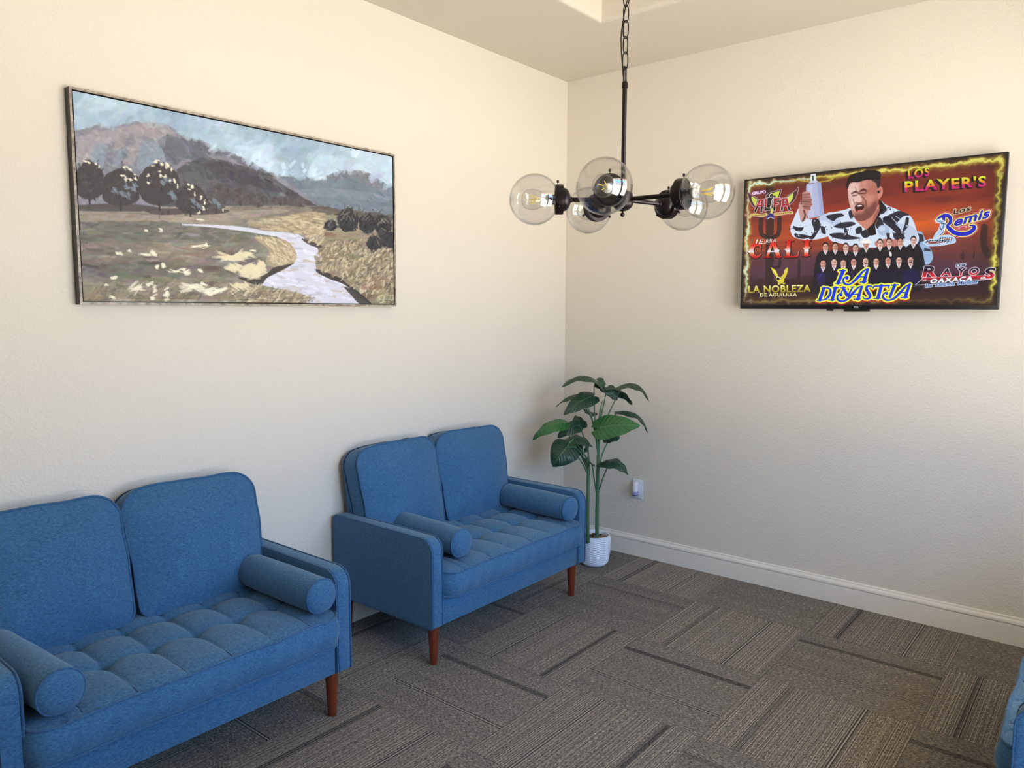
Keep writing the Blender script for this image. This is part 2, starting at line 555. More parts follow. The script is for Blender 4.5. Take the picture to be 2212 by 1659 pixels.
def make_seat(parent):
    hx = .521; yf = -.735; yb = -.06; rc = .055
    us = np.linspace(-1, 1, 201)
    ys = list(yf + rc * (1 - np.cos(np.linspace(0, PI / 2, 12)))) + list(np.linspace(yf + rc, yb, 96)[1:])
    v = []; f = []; nu = len(us)
    for y in ys:
        w = hx
        if y < yf + rc: w = hx - rc + math.sqrt(max(0, rc * rc - (yf + rc - y) ** 2))
        for u in us:
            v.append((u * w, y + .004 * math.sin(u * 9.0) * max(0, 1 - (y - yf) / .1), seat_top(u * w, y)))
    nv = len(ys)
    for j in range(nv - 1):
        for i in range(nu - 1):
            f.append((j * nu + i, j * nu + i + 1, (j + 1) * nu + i + 1, (j + 1) * nu + i))
    loop = [j * nu for j in range(nv - 1, 0, -1)] + [i for i in range(nu)] + [j * nu + nu - 1 for j in range(1, nv)] 
    L = [np.array(v[i]) for i in loop]
    n = len(L)
    nor = []
    for i in range(n):
        t = L[min(n - 1, i + 1)] - L[max(0, i - 1)]; t = t / (np.linalg.norm(t[:2]) + 1e-9)
        nor.append(np.array([t[1], -t[0], 0]))
    zt = [p[2] for p in L]; zb = .312
    prev = loop
    for k in range(1, 9):
        q = k / 8; cur = []
        for i in range(n):
            bul = .013 * math.sin(PI * q) + (.002 if k < 8 else -.006) + .0015 * math.sin(i * .35 + 3 * q) * math.sin(PI * q)
            p = L[i] + nor[i] * bul; p[2] = zt[i] * (1 - q) + zb * q
            cur.append(len(v)); v.append(tuple(p))
        for i in range(n - 1):
            f.append((prev[i], cur[i], cur[i + 1], prev[i + 1]))
        prev = cur
    f.append(tuple(prev))
    o = mk('seat_cushion', v, f, M['fabric'], parent)
    MB().add(*tube([L[i] + nor[i] * .003 + np.array([0, 0, -.001]) for i in range(0, n, 2)], .0048, 7)).build('piping', M['piping'], o)
    MB().add(*tube([np.array([*(L[i] + nor[i] * .004)[:2], zb + .006]) for i in range(0, n, 2)], .0042, 7)).build('piping', M['piping'], o)
    # stitched lines running from the buttons to the front edge
    sb = MB()
    for b in BX:
        sb.add(*tube([(b, y, seat_top(b, y) + .0004) for y in np.linspace(-.725, -.5, 20)], .0016, 5))
        sb.add(*tube([(b, y, seat_top(b, y) + .0004) for y in np.linspace(-.476, -.297, 20)], .0014, 5))
    add_pattern(o, sb, M['seam'])
    return o

def make_back_cushion(side, parent):
    """a boxed cushion standing on the seat, leaning back"""
    w, h, r1, r2 = .536, .468, .085, .045
    out = rounded_poly([(-w / 2 + .012, 0), (w / 2 - .012, 0), (w / 2, h), (-w / 2, h)], [r2, r2, r1, r1], 10)
    # resample evenly, bow the sides a little
    P = np.array(out + [out[0]]); s = np.concatenate([[0], np.cumsum(np.linalg.norm(np.diff(P, axis=0), axis=1))])
    q = np.linspace(0, s[-1], 161)[:-1]
    O = np.stack([np.interp(q, s, P[:, 0]), np.interp(q, s, P[:, 1])], 1)
    rs = np.random.RandomState(5 + side)
    wob = sum(a * np.sin(np.arange(160) / 160 * 2 * PI * k + p) for k, a, p in ((3, .002, rs.rand() * 6), (7, .0016, rs.rand() * 6), (13, .0011, rs.rand() * 6)))
    cen = np.array([0, h * .48]); d = O - cen; d /= np.linalg.norm(d, axis=1)[:, None]
    O = O + d * wob[:, None]
    O[:, 1] += .010 * np.cos(O[:, 0] / (w / 2) * PI / 2) * (O[:, 1] > h * .6)
    tk = .105; N = 160; v = []; f = []
    rings = [.05, .15, .28, .42, .56, .69, .8, .88, .94, .98, 1.0]
    def put(rr, y, bulge_sign):
        st = len(v)
        for i in range(N):
            p = cen + (O[i] - cen) * rr
            bl = .046 * (1 - rr ** 2.6) * (1.0 + .25 * (1 - p[1] / h))
            wr = .0035 * math.sin(i * .39 + side) * math.exp(-((rr - .8) / .15) ** 2) * (1.0 if p[1] < h * .35 else .35)
            v.append((p[0], y + bulge_sign * (bl + wr), p[1]))
        return st
    starts = [put(rr, -tk / 2, -1) for rr in rings]
    f.append(tuple(starts[0] + i for i in range(N)))
    def ringf(a, b):
        for i in range(N):
            j = (i + 1) % N
            f.append((a + i, b + i, b + j, a + j))
    for a, b in zip(starts, starts[1:]): ringf(a, b)
    prev = starts[-1]
    for k in range(1, 6):
        y = -tk / 2 + tk * k / 6; g = 1 + .014 * math.sin(PI * k / 6)
        st = len(v)
        for i in range(N):
            p = cen + (O[i] - cen) * g; v.append((p[0], y, p[1]))
        ringf(prev, st); prev = st
    back = []
    for rr in rings[::-1]:
        st = len(v)
        for i in range(N):
            p = cen + (O[i] - cen) * rr; v.append((p[0], tk / 2 + .012 * (1 - rr ** 2.6), p[1]))
        ringf(prev, st); prev = st
    f.append(tuple(prev + i for i in range(N))[::-1])
    o = mk('back_cushion', v, f, M['fabric'], parent)
    for y in (-tk / 2, tk / 2):
        MB().add(*tube([(p[0], y, p[1]) for p in (cen + (O - cen) * 1.004)], .0046, 7, closed=True)).build('piping', M['piping'], o)
    sb = MB()
    for y, sg in ((-tk / 2, 1), (tk / 2, -1)):
        sb.add(*tube([(p[0], y + sg * .006, p[1]) for p in (cen + (O - cen) * 1.006)], .0022, 5, closed=True))
    add_pattern(o, sb, M['seam'])
    o.location = (side * .266, -.168, .432)
    o.rotation_euler = (math.radians(-11.5), math.radians(.7 * side), math.radians(1.2 * -side))
    return o

def make_loveseat(label):
    t = thing('loveseat', label, 'sofa')
    o = MB().box((-IN + .002, -.692, ZB), (IN - .002, -.06, .309)).build('base_rail', M['fabric'], t); bevel(o, .005, 2)
    sb = MB()
    for s in (-1, 1): sb.box((s * IN - .0025, -.688, ZB + .004), (s * IN + .0025, -.6, .312))
    add_pattern(o, sb, M['seam'])
    # leaning backrest panel behind the cushions
    mb = MB(); x = .5235
    y = lambda z: -.075 + (z - .19) * .095
    mb.add([(-x, y(.19) - .04, .19), (x, y(.19) - .04, .19), (x, y(.19), .19), (-x, y(.19), .19),
            (-x, y(.725) - .04, .725), (x, y(.725) - .04, .725), (x, y(.725), .72), (-x, y(.725), .72)],
           [(3,2,1,0),(4,5,6,7),(0,1,5,4),(1,2,6,5),(2,3,7,6),(3,0,4,7)])
    o = mb.build('backrest_frame', M['fabric'], t); bevel(o, .008, 3)
    for s in (-1, 1): make_arm(s, t)
    make_seat(t)
    for s in (-1, 1): make_back_cushion(s, t)
    for sx in (-1, 1):
        for y in (-.648, -.052):
            v, f = lathe([(.0155, 0), (.0168, .002), (.0258, .180), (.0258, .200)], 24)
            o = mk('leg', v, f, M['wood'], t, loc=(sx * .534, y, 0)); autosmooth(o, 40)
    return t
ls1 = make_loveseat('blue fabric loveseat nearest the camera, cut by the left edge, below the landscape painting')
ls1.location = (-2.985, 0, 0)
ls2 = copy_tree(ls1); ls2.location = (-1.363, 0, 0)
ls2['label'] = 'blue fabric loveseat in the corner of the room beside the potted plant'
ls3 = copy_tree(ls1); ls3.location = (-1.355, -3.498, 0); ls3.rotation_euler = (0, 0, PI)
ls3['label'] = 'blue loveseat at the bottom right, only its seat corner and arm front in view'
for o in (ls1, ls2, ls3): o['group'] = 'blue loveseats around the waiting room'
for o in ls1.children:
    if o.name.startswith('back_cushion'):
        o.rotation_euler.x = math.radians(-16.0); o.location.y = -.190; o.location.z = .428

def make_bolster(label, tag=False):
    t = thing('bolster_pillow', label, 'pillow', group='round bolsters on the loveseats')
    R = .068; L = .455
    prof = [(.0, -L / 2 - .016), (.018, -L / 2 - .0155), (.036, -L / 2 - .013), (.052, -L / 2 - .008), (.0615, -L / 2 - .001), (.0645, -L / 2 + .004)]
    body = prof + [(R - .0018 + .0018 * math.sin(PI * k / 14), -L / 2 + .016 + (L - .032) * k / 14) for k in range(15)]
    body += [(r, -h) for r, h in prof[::-1]]
    v, f = lathe(body, 48, 'y', False)
    nv = []
    for (x, y, z) in v:
        if z < -.05: z = -.05 + (z + .05) * .72                 # sits a little flattened on the seat
        k = 1 + .012 * math.sin(y * 31 + 1.0) * math.sin(math.atan2(z, x) * 3)
        nv.append((x * k, y, z * k))
    mk('cover', nv, f, M['fabric'], t)
    for e in (-1, 1):
        ring = [(.0648 * math.cos(2 * PI * k / 48), e * (L / 2 - .003), .0648 * math.sin(2 * PI * k / 48)) for k in range(48)]
        ring = [(x, y, z if z > -.05 else -.05 + (z + .05) * .72) for x, y, z in ring]
        MB().add(*tube(ring, .0032, 6, closed=True)).build('piping', M['piping'], t)
    return t
BZ = .514
def place_bolster(o, ls, x, y, rz, label):
    o.location = (ls.location.x + x, ls.location.y + y, BZ); o.rotation_euler = (0, 0, rz); o['label'] = label
bo = make_bolster('x')
place_bolster(bo, ls1, -.455, -.505, math.radians(4), 'blue bolster at the very left edge of the photo, on the near loveseat')
b2 = copy_tree(bo); place_bolster(b2, ls1, .453, -.478, math.radians(.5), 'blue bolster against the right arm of the near loveseat')
b3 = copy_tree(bo); place_bolster(b3, ls2, -.352, -.440, math.radians(-4), 'blue bolster with a black tag on the corner loveseat, standing off its left arm')
b4 = copy_tree(bo); place_bolster(b4, ls2, .453, -.475, math.radians(-3), 'blue bolster on the corner loveseat at the arm next to the plant')
tg = MB().box((-.085, -.20, -.0495), (-.030, -.11, -.0485))
tg.build('care_tag', M['black'], b3, smooth=False)['label'] = 'black care tag'

# ------------------------------------------------------------------ potted plant
P0 = np.array([-.36, -.485]); PN = np.array([.7737, .6336])
def at(cx, cy, d=0.0):
    """plant tracing point -> place in the room, d metres behind the plant's middle plane"""
    px, py = 1130 + cx / 3.457, 780 + cy / 3.457
    ray = RF + RX * ((px - 1106) / F_PX) - RU * ((py - 829.5) / F_PX)
    t = ((P0 - CAM[:2]) @ PN + d) / (ray[:2] @ PN)
    return CAM + ray * t

def leaf_mat(name, a, b, rough):
    t = NT(name)
    uv = t.node('ShaderNodeUVMap'); uv.uv_map = 'leaf'
    q, s, _ = t.sep(uv.outputs[0])
    aq = t.math('ABSOLUTE', q)
    ph = t.math('SUBTRACT', t.math('MULTIPLY', s, 9.0), t.math('MULTIPLY', aq, 2.6))
    fr = t.math('ABSOLUTE', t.math('SUBTRACT', t.math('FRACT', ph), .5))
    vein = t.ramp(fr, .02, .10, 1, 0)
    midrib = t.ramp(aq, .015, .06, 1, 0)
    n = t.noise(t.obj(), 30, 3)
    col = t.mix(n, lin(a), lin(b))
    col = t.mix(t.math('MULTIPLY', vein, .45), col, tuple(min(1, x * 2.0 + .004) for x in lin(b)))
    col = t.mix(t.math('MULTIPLY', midrib, .55), col, lin((96, 130, 92)))
    t.set(color=col, rough=rough, spec=.5)
    t.bump(t.math('ADD', t.ramp(fr, .0, .3), t.math('MULTIPLY', midrib, -.6)), .35, .004)
    return t.m
M['leaf'] = leaf_mat('dark_leaf', (22, 50, 38), (34, 70, 50), .38)
M['leaf_light'] = leaf_mat('fresh_leaf', (38, 86, 44), (52, 108, 56), .34)
def stem_mat():
    t = NT('plant_stem')
    n = t.noise(t.vscale(t.obj(), (1, 1, .3)), 60, 3)
    t.set(color=t.mix(n, lin((40, 82, 56)), lin((82, 122, 88))), rough=.5)
    t.bump(n, .3, .002)
    return t.m
M['stem'] = stem_mat()

pot_c = (-.318, -.466)
pl = thing('potted_plant', 'tall artificial plant with broad green leaves in a white pot in the corner', 'plant', (pot_c[0], pot_c[1], 0))
pl_off = np.array([pot_c[0], pot_c[1], 0])
def make_pot():
    seg = 128; v = []; f = []
    hp = .192; rows = 176
    prof = []
    for k in range(rows + 1):
        z = hp * k / rows
        r = .070 + .024 * min(1, z / .10) ** .55 + .001 * (z / hp)
        if z < .012: r -= .010 * (1 - z / .012) ** 2
        prof.append((r, z))
    for r, z in prof:
        for k in range(seg):
            a = 2 * PI * k / seg
            w = 0
            if .010 < z < hp - .012:
                ph = (z + .0036 * math.sin(a * 13)) / .0116
                w = .0085 * min(1, 4 * (ph % 1)) * (1 - (ph % 1)) * min(1, (z - .010) / .01, (hp - .012 - z) / .006)
            v.append(((r + w - .001) * math.cos(a), (r + w - .001) * math.sin(a), z))
    for r, z in ((.0925, hp + .001), (.0885, hp), (.086, hp - .006), (.085, hp - .04)):
        for k in range(seg):
            a = 2 * PI * k / seg; v.append((r * math.cos(a), r * math.sin(a), z))
    n = rows + 1 + 4
    for i in range(n - 1):
        for k in range(seg):
            k2 = (k + 1) % seg
            f.append((i * seg + k, i * seg + k2, (i + 1) * seg + k2, (i + 1) * seg + k))
    f.append(tuple(range(seg))[::-1])
    return mk('pot', v, f, M['pot'], pl)
M['pot'] = plain('white_glazed_pot', (226, 234, 246), .42, var=.015)
make_pot()
def soil_mat():
    t = NT('bark_and_pebbles')
    vo = t.node('ShaderNodeTexVoronoi'); vo.inputs['Scale'].default_value = 85
    t.l.new(t.obj(), vo.inputs['Vector'])
    g = t.sep(vo.outputs['Color'])[0]
    t.set(color=t.mix(t.ramp(g, .45, .95), lin((58, 46, 40)), lin((212, 190, 168))), rough=.8)
    t.bump(vo.outputs['Distance'], 1.0, .006)
    return t.m
v, f = lathe([(.0855, .165)] + [(.0855 * (1 - k / 10), .172 + .004 * math.sin(k * 2.1)) for k in range(0, 10)], 40, 'z', True)
mk('soil', v, f, soil_mat(), pl)

def ptube(name, pts, r0, r1, mat, parent, n=8, seg=10, rings=False):
    P = catmull(pts, n); m = len(P)
    rr = [r0 + (r1 - r0) * i / (m - 1) for i in range(m)]
    if rings: rr = [r * (1 + (.10 if i % 7 == 0 else 0)) for i, r in enumerate(rr)]
    v, f = tube([p - pl_off for p in P], rr, seg)
    return mk(name, v, f, mat, parent)
soil_z = .176
def trunk(pts, r0, r1):
    p = [at(*q) for q in pts]
    p[0][2] = soil_z - .012
    return ptube('trunk', p, r0, r1, M['stem'], pl, 12, 14, True)
trunk([(553, 1300, -.015), (552, 1150, -.012), (557, 900, 0), (562, 700, 0), (568, 500, 0)], .0120, .0082)
trunk([(484, 1310, -.045), (482, 1150, -.04), (484, 980, -.03), (486, 820, -.02), (489, 720, -.02)], .0115, .0078)

def leaf(base, tip, width, nhint, arch=.03, fold=.25, droop=.0, light=False, stalk=None, curl=0.0):
    """one blade from its stalk joint to its tip; nhint = which way the upper face looks"""
    B = at(*base) - pl_off; T = at(*tip) - pl_off
    a = T - B; Ln = np.linalg.norm(a); a = a / Ln
    nh = np.array(nhint, float); s = np.cross(a, nh); s /= np.linalg.norm(s); n = np.cross(s, a)
    NU, NV = 18, 15; v = []; f = []; uv = []
    for i in range(NU + 1):
        t = i / NU
        p = (max(0, math.sin(PI * min(1, t ** .60 * .985 + .012)))) ** .72 * (1 - .12 * t) if i < NU else .0
        if i == 0: p = .20
        for j in range(NV):
            q = (j / (NV - 1)) * 2 - 1
            back = .17 * (abs(q) ** 1.3) * (1 - t) ** 2.2
            tt = t - back
            hw = width / 2 * p
            wave = .004 * math.sin(t * 17 + q * 2 + B[0] * 90) * abs(q)
            z = arch * 4 * tt * (1 - tt) - droop * max(0, tt) ** 2 - fold * abs(q) ** 1.25 * hw + wave - curl * abs(q) ** 3 * hw
            v.append(B + a * Ln * tt + s * hw * q + n * z); uv.append((q, t))
    for i in range(NU):
        for j in range(NV - 1):
            f.append((i * NV + j, i * NV + j + 1, (i + 1) * NV + j + 1, (i + 1) * NV + j))
    o = mk('leaf', v, f, M['leaf_light' if light else 'leaf'], pl)
    ul = o.data.uv_layers.new(name='leaf')
    for lp in o.data.loops: ul.data[lp.index].uv = uv[lp.vertex_index]
    if stalk:
        pts = [at(*q) for q in stalk] + [B + pl_off + a * .012]
        if len(pts) >= 2: ptube('stalk', pts, .0046, .0026, M['stem'], o, 8, 8)
    return o
UP = (-.25, -.25, 1)
VW = (-.77, -.63, .35)
LV = (-.4, -.5, .8)
leaf((575, 175, 0), (292, 158, -.08), .135, (-.1, -.15, 1), .055, .35, .03, False, [(560, 560, 0), (540, 480, -.005), (531, 320, -.01), (533, 180, -.01)])
leaf((735, 178, .02), (955, 268, -.02), .125, (.0, -.2, 1), .045, .4, .03, False, [(566, 620, .0), (590, 500, .01), (650, 370, .015), (735, 195, .02)])
leaf((630, 195, .03), (822, 305, .10), .12, (.35, .1, 1), .03, .5, .02, False, [(562, 640, 0), (578, 450, .01), (605, 310, .02), (628, 200, .03)])
leaf((640, 200, .02), (702, 296, .0), .085, (-.6, -.9, .4), .01, .2, .0, False)
leaf((560, 150, .02), (622, 212, .03), .085, (-.5, -.6, .6), .015, .3, .02, False)
leaf((520, 262, -.01), (303, 404, -.10), .125, (-.62, -.5, .75), .03, .15, .0, False, [(552, 640, -.01), (530, 480, -.01), (500, 390, -.01), (476, 322, -.01)])
leaf((500, 262, .01), (243, 318, .0), .10, (-.05, -.1, 1), .035, .4, .02, False)
leaf((448, 350, .03), (566, 372, .10), .10, (-.2, -.35, 1), -.01, .25, .02, False, [(548, 560, .02), (520, 450, .02), (470, 352, .03)])
leaf((306, 462, -.02), (66, 572, -.05), .105, (-.3, -.55, .9), .035, .3, .02, True, [(488, 740, -.02), (430, 660, -.02), (345, 552, -.02), (302, 480, -.02)])
leaf((412, 478, .01), (255, 560, -.03), .10, (-.5, -.6, .8), .02, .2, .02, False, [(490, 700, -.01), (462, 590, .0), (430, 510, .01), (415, 480, .01)])
leaf((432, 490, .02), (392, 404, .09), .10, (-.5, -.75, -.1), .005, .2, .0, False)
leaf((345, 626, -.06), (220, 780, -.12), .185, (-.72, -.6, .55), .025, .12, .02, False, [(484, 850, -.03), (440, 760, -.04), (385, 690, -.05), (358, 656, -.06)], .2)
leaf((390, 605, -.05), (285, 706, -.08), .06, (.2, -.8, .5), .012, .2, .0, True)
leaf((318, 592, -.02), (522, 622, -.05), .125, (-.25, -.5, 1), .035, .3, .02, False, [(490, 800, -.02), (440, 700, -.03), (390, 640, -.03), (345, 600, -.025)])
leaf((385, 632, .0), (438, 706, -.01), .085, (-.6, -.6, .5), .01, .2, .0, False, [(488, 830, -.02), (440, 720, -.01), (392, 640, .0)])
leaf((484, 632, .01), (438, 700, .01), .06, (.3, -.8, .45), .01, .2, .0, False, [(487, 780, -.02), (487, 690, 0), (484, 640, .01)])
leaf((556, 500, -.07), (872, 476, -.13), .165, (-.55, -.72, .62), .02, .12, .01, True, [(560, 700, -.01), (548, 600, -.03), (552, 505, -.07)])
leaf((735, 372, .06), (945, 516, .05), .12, (.1, -.15, 1), .04, .45, .02, False, [(562, 640, .01), (600, 500, .05), (690, 400, .06)])
leaf((662, 545, .03), (588, 596, .05), .12, (-.3, -.5, .9), .012, .2, .01, False, [(565, 820, .0), (590, 700, .01), (640, 590, .02), (662, 545, .03)])
leaf((655, 548, .03), (725, 540, .06), .11, (-.3, -.45, .9), .012, .3, .02, False)
leaf((618, 752, -.04), (792, 832, -.09), .125, (-.25, -.5, 1), .035, .28, .02, False, [(558, 1000, 0), (590, 890, -.02), (632, 790, -.035), (636, 772, -.04)])
leaf((622, 748, -.04), (542, 782, -.03), .075, (-.05, -.35, 1), .0, .3, .0, False)
leaf((470, 728, -.05), (542, 786, -.06), .055, (.2, -.55, .9), .0, .3, .0, False, [(548, 990, -.01), (530, 880, -.03), (518, 795, -.05), (505, 760, -.05)])
# rolled new leaves
ptube('leaf', [at(566, 520, 0), at(572, 420, 0), at(580, 350, 0), at(594, 296, 0)], .0095, .0018, M['leaf_light'], pl, 6, 10)
ptube('leaf', [at(488, 860, -.02), at(490, 780, -.02), at(490, 720, -.02), at(486, 660, -.02)], .009, .0018, M['leaf_light'], pl, 6, 10)
ptube('leaf', [at(556, 640, -.01), at(542, 560, -.01), at(528, 500, -.01), at(505, 420, -.01)], .0075, .0018, M['leaf_light'], pl, 6, 10)

# ------------------------------------------------------------------ wall outlet with a plug-in air freshener
ou = thing('wall_outlet', 'white electrical outlet plate low on the wall to the right of the plant', 'outlet', (0, -.583, .436))
o = MB().box((-.0065, -.0385, -.0615), (-.0002, .0385, .0615)).build('cover_plate', M['plate'], ou); bevel(o, .003, 3)
for dz in (-.0195, .0195):
    v, f = lathe([(.0165, -.0075), (.0165, -.0060), (.0160, -.0055)], 24, 'x')
    o = mk('socket', v, f, M['plate'], ou, loc=(-.0005, 0, dz)); autosmooth(o, 40)
    for dy in (-.006, .006): MB().box((-.0082, dy - .001, -.002), (-.0074, dy + .001, .006)).build('slot', M['black'], o, smooth=False)
af = thing('air_freshener', 'white plug-in air freshener with a purple oil bottle, in the wall outlet', 'air freshener', (0, -.580, .440))
v, f = lathe([(.012, .046), (.0175, .043), (.0185, .036), (.016, .020), (.0165, .006), (.018, -.008), (.018, -.014), (.014, -.016)], 32)
o = mk('housing', [(x * 1.05 - .030, y, z) for x, y, z in v], f, M['plate'], af); autosmooth(o, 45)
o = MB().box((-.022, -.011, -.004), (-.0085, .011, .034)).build('plug_block', M['plate'], af); bevel(o, .003, 2)
def purple():
    t = NT('purple_oil')
    n = t.noise(t.vscale(t.obj(), (1, 1, 1)), 60, 2)
    z = t.sep(t.obj())[2]
    t.set(color=t.mix(t.ramp(z, -.040, -.031), t.mix(n, lin((40, 34, 116)), lin((60, 52, 140))), lin((150, 152, 200))), rough=.12, spec=.6)
    return t.m
v, f = lathe([(.0135, -.0162), (.0178, -.020), (.0182, -.030), (.0165, -.040), (.011, -.0452)], 32)
o = mk('oil_bottle', [(x * 1.05 - .030, y, z) for x, y, z in v], f, purple(), af); autosmooth(o, 45)

# ------------------------------------------------------------------ chandelier
CX, CY, CZ = -2.214, -1.774, 1.900
ch = thing('chandelier', 'five-arm dark bronze chandelier with clear glass globes hanging from a chain', 'chandelier', (CX, CY, CZ))
v, f = lathe([(.0, -.0365), (.0035, -.0360)] + [(.031 * math.cos(a), -.010 - .024 * math.sin(a)) for a in np.linspace(PI / 2 - .1, 0, 8)] +
             [(.0325, -.010), (.0325, -.007), (.030, -.006), (.030, .012), (.0285, .018), (.020, .024), (.0085, .028), (.0085, .036), (.0068, .038)], 32, 'z', False)
autosmooth(mk('hub', v, f, M['bronze'], ch), 40)
v, f = lathe([(.0, -.0500)] + [(.0068 * math.sin(a), -.0435 - .0068 * math.cos(a)) for a in np.linspace(.2, PI - .35, 9)] + [(.0025, -.036)], 16, 'z', False)
mk('finial', v, f, M['bronze'], ch)
v, f = lathe([(.0068, .036), (.0068, .318), (.0088, .319), (.0088, .334), (.0070, .337), (.004, .338)], 20)
autosmooth(mk('rod', v, f, M['bronze'], ch), 40)
mb = MB()
mb.add(*tube([(-.0055, 0, .337), (-.0055, 0, .372), (-.003, 0, .379), (.003, 0, .379), (.0055, 0, .372), (.0055, 0, .337)], .0026, 8))
mb.build('hanging_loop', M['bronze'], ch)
# chain of oval links up to the tray ceiling
pitch = .0437; zc = .378; k = 0
top = ZT - .04 - CZ
mb = MB()
view_az = math.atan2(.633, .774)
zz = zc + .018
while zz < top - .045:
    az = view_az + PI / 2 + (.36 if k % 2 else -.36) + .12 * math.sin(k * 1.7)
    hw, hh = .0078, .0245
    ring = [(hw * math.copysign(abs(math.cos(a)) ** .75, math.cos(a)), hh * math.copysign(abs(math.sin(a)) ** .85, math.sin(a))) for a in np.linspace(0, 2 * PI, 25)[:-1]]
    mb.add(*tube([(x * math.cos(az), x * math.sin(az), zz + z) for x, z in ring], .0019, 6, closed=True))
    zz += pitch; k += 1
mb.build('chain', M['bronze'], ch)
ztop = zz - pitch
pts = [(-.006, .0, .335), (-.0125, .004, .40), (-.008, .010, .47), (.004, .006, .54), (.009, -.006, .61)]
z = .61; k = 0
while z < top - .09:
    z += .08; k += 1
    pts.append((.009 * math.cos(k * 1.5), .009 * math.sin(k * 1.5), z))
pts.append((0, 0, top - .02))
v, f = tube(catmull(pts, 6), .0016, 6)
mk('cord', v, f, M['bronze'], ch)
v, f = lathe([(.005, top - .055), (.012, top - .05), (.045, top - .03), (.062, top - .012), (.0625, top - .0005)], 32)
autosmooth(mk('canopy', v, f, M['bronze'], ch), 40)

RG, RR = .075, .261
AZ = [128.45, 200.45, 272.45, 344.45, 56.45]
hole = .0365; zh = -math.sqrt(RG * RG - hole * hole)
def globe_shell():
    # axis x, centre at the globe's centre, open at the holder side; outer and inner wall
    v = []; f = []; seg = 48; prof = []
    a0 = math.asin(hole / RG)
    for a in np.linspace(a0, PI - .02, 30): prof.append((RG * math.sin(a), -RG * math.cos(a)))
    Ri = RG - .0022
    a1 = math.asin((hole - .0015) / Ri)
    inner = [(Ri * math.sin(a), -Ri * math.cos(a)) for a in np.linspace(PI - .02, a1, 30)]
    full = prof[::-1] + [(hole + .0002, -.068), (hole + .001, -.074), (hole - .0012, -.074), (hole - .0014, -.068)] + inner[::-1]
    v1, f1 = lathe(full, seg, 'x', True)
    mb = MB(); mb.add(v1, f1)
    return mb
for i, azd in enumerate(AZ):
    az = math.radians(azd)
    def local(o, tilt=0.0):
        o.rotation_euler = (0, -tilt, az); return o
    # arm from the hub to the holder
    v, f = lathe([(.0066, .026), (.0066, .150), (.0085, .151), (.0085, .157)], 16, 'x')
    o = local(mk('arm', v, f, M['bronze'], ch)); autosmooth(o, 40)
    # domed holder with its fitter ring
    prof = [(.0085, .150)] + [(.034 * math.sin(a), .1745 - .0215 * math.cos(a)) for a in np.linspace(.28, PI / 2, 9)] + [(.034, .1755), (.0432, .176), (.0438, .178), (.0438, .1990), (.0425, .2), (.0405, .2), (.0405, .181), (.015, .180), (.0150, .206), (.0145, .2075), (.0145, .2205), (.010, .2208)]
    v, f = lathe(prof, 36, 'x', True)
    ho = local(mk('shade_holder', v, f, M['bronze'], ch)); autosmooth(ho, 40)
    for q in range(3):
        an = PI / 2 + q * 2 * PI / 3
        mbs = MB()
        v, f = lathe([(.0014, .041), (.0014, .0485), (.0034, .0487), (.0034, .0555), (.0026, .056)], 12)
        M3 = Matrix.Rotation(an - PI / 2, 3, 'X')
        vv = [tuple(M3 @ Vector((p[0] + .192, p[1], p[2]))) for p in v]
        s_ = mk('thumb_screw', vv, f, M['bronze'], ho); autosmooth(s_, 40)
    # globe
    g = globe_shell()
    g.v = [(x + RR, y, z) for x, y, z in g.v]
    local(g.build('glass_globe', M['globe'], ch))
    # bulb: glass, cap, filaments
    bp = [(.0145, .218), (.0155, .224), (.0175, .231), (.0222, .240), (.0268, .249), (.0298, .259), (.0306, .268), (.0298, .277), (.0268, .2855), (.0215, .2925), (.0145, .297), (.0065, .2992), (.0, .2995)]
    bpts = catmull([(h, r, 0) for r, h in bp], 3)
    v, f = lathe([(max(0, p[1]), p[0]) for p in bpts], 32, 'x', False)
    bo_ = local(mk('light_bulb', v, f, M['bulb'], ch))
    v, f = lathe([(.0132, .2205), (.0138, .2215), (.0138, .2245), (.013, .2265)], 24, 'x')
    mk('bulb_base', v, f, M['socketrim'], bo_)
    v, f = lathe([(.004, .2265), (.0045, .236), (.0028, .243), (.0022, .262), (.001, .264)], 12, 'x')
    mk('glass_stem', v, f, M['bulb'], bo_)
    for q in range(4):
        an = PI / 4 + q * PI / 2
        v, f = tube([(.246, .0050 * math.cos(an), .0050 * math.sin(an)), (.276, .0115 * math.cos(an + .5), .0115 * math.sin(an + .5))], .0011, 6)
        mk('filament', v, f, M['filament'], bo_)

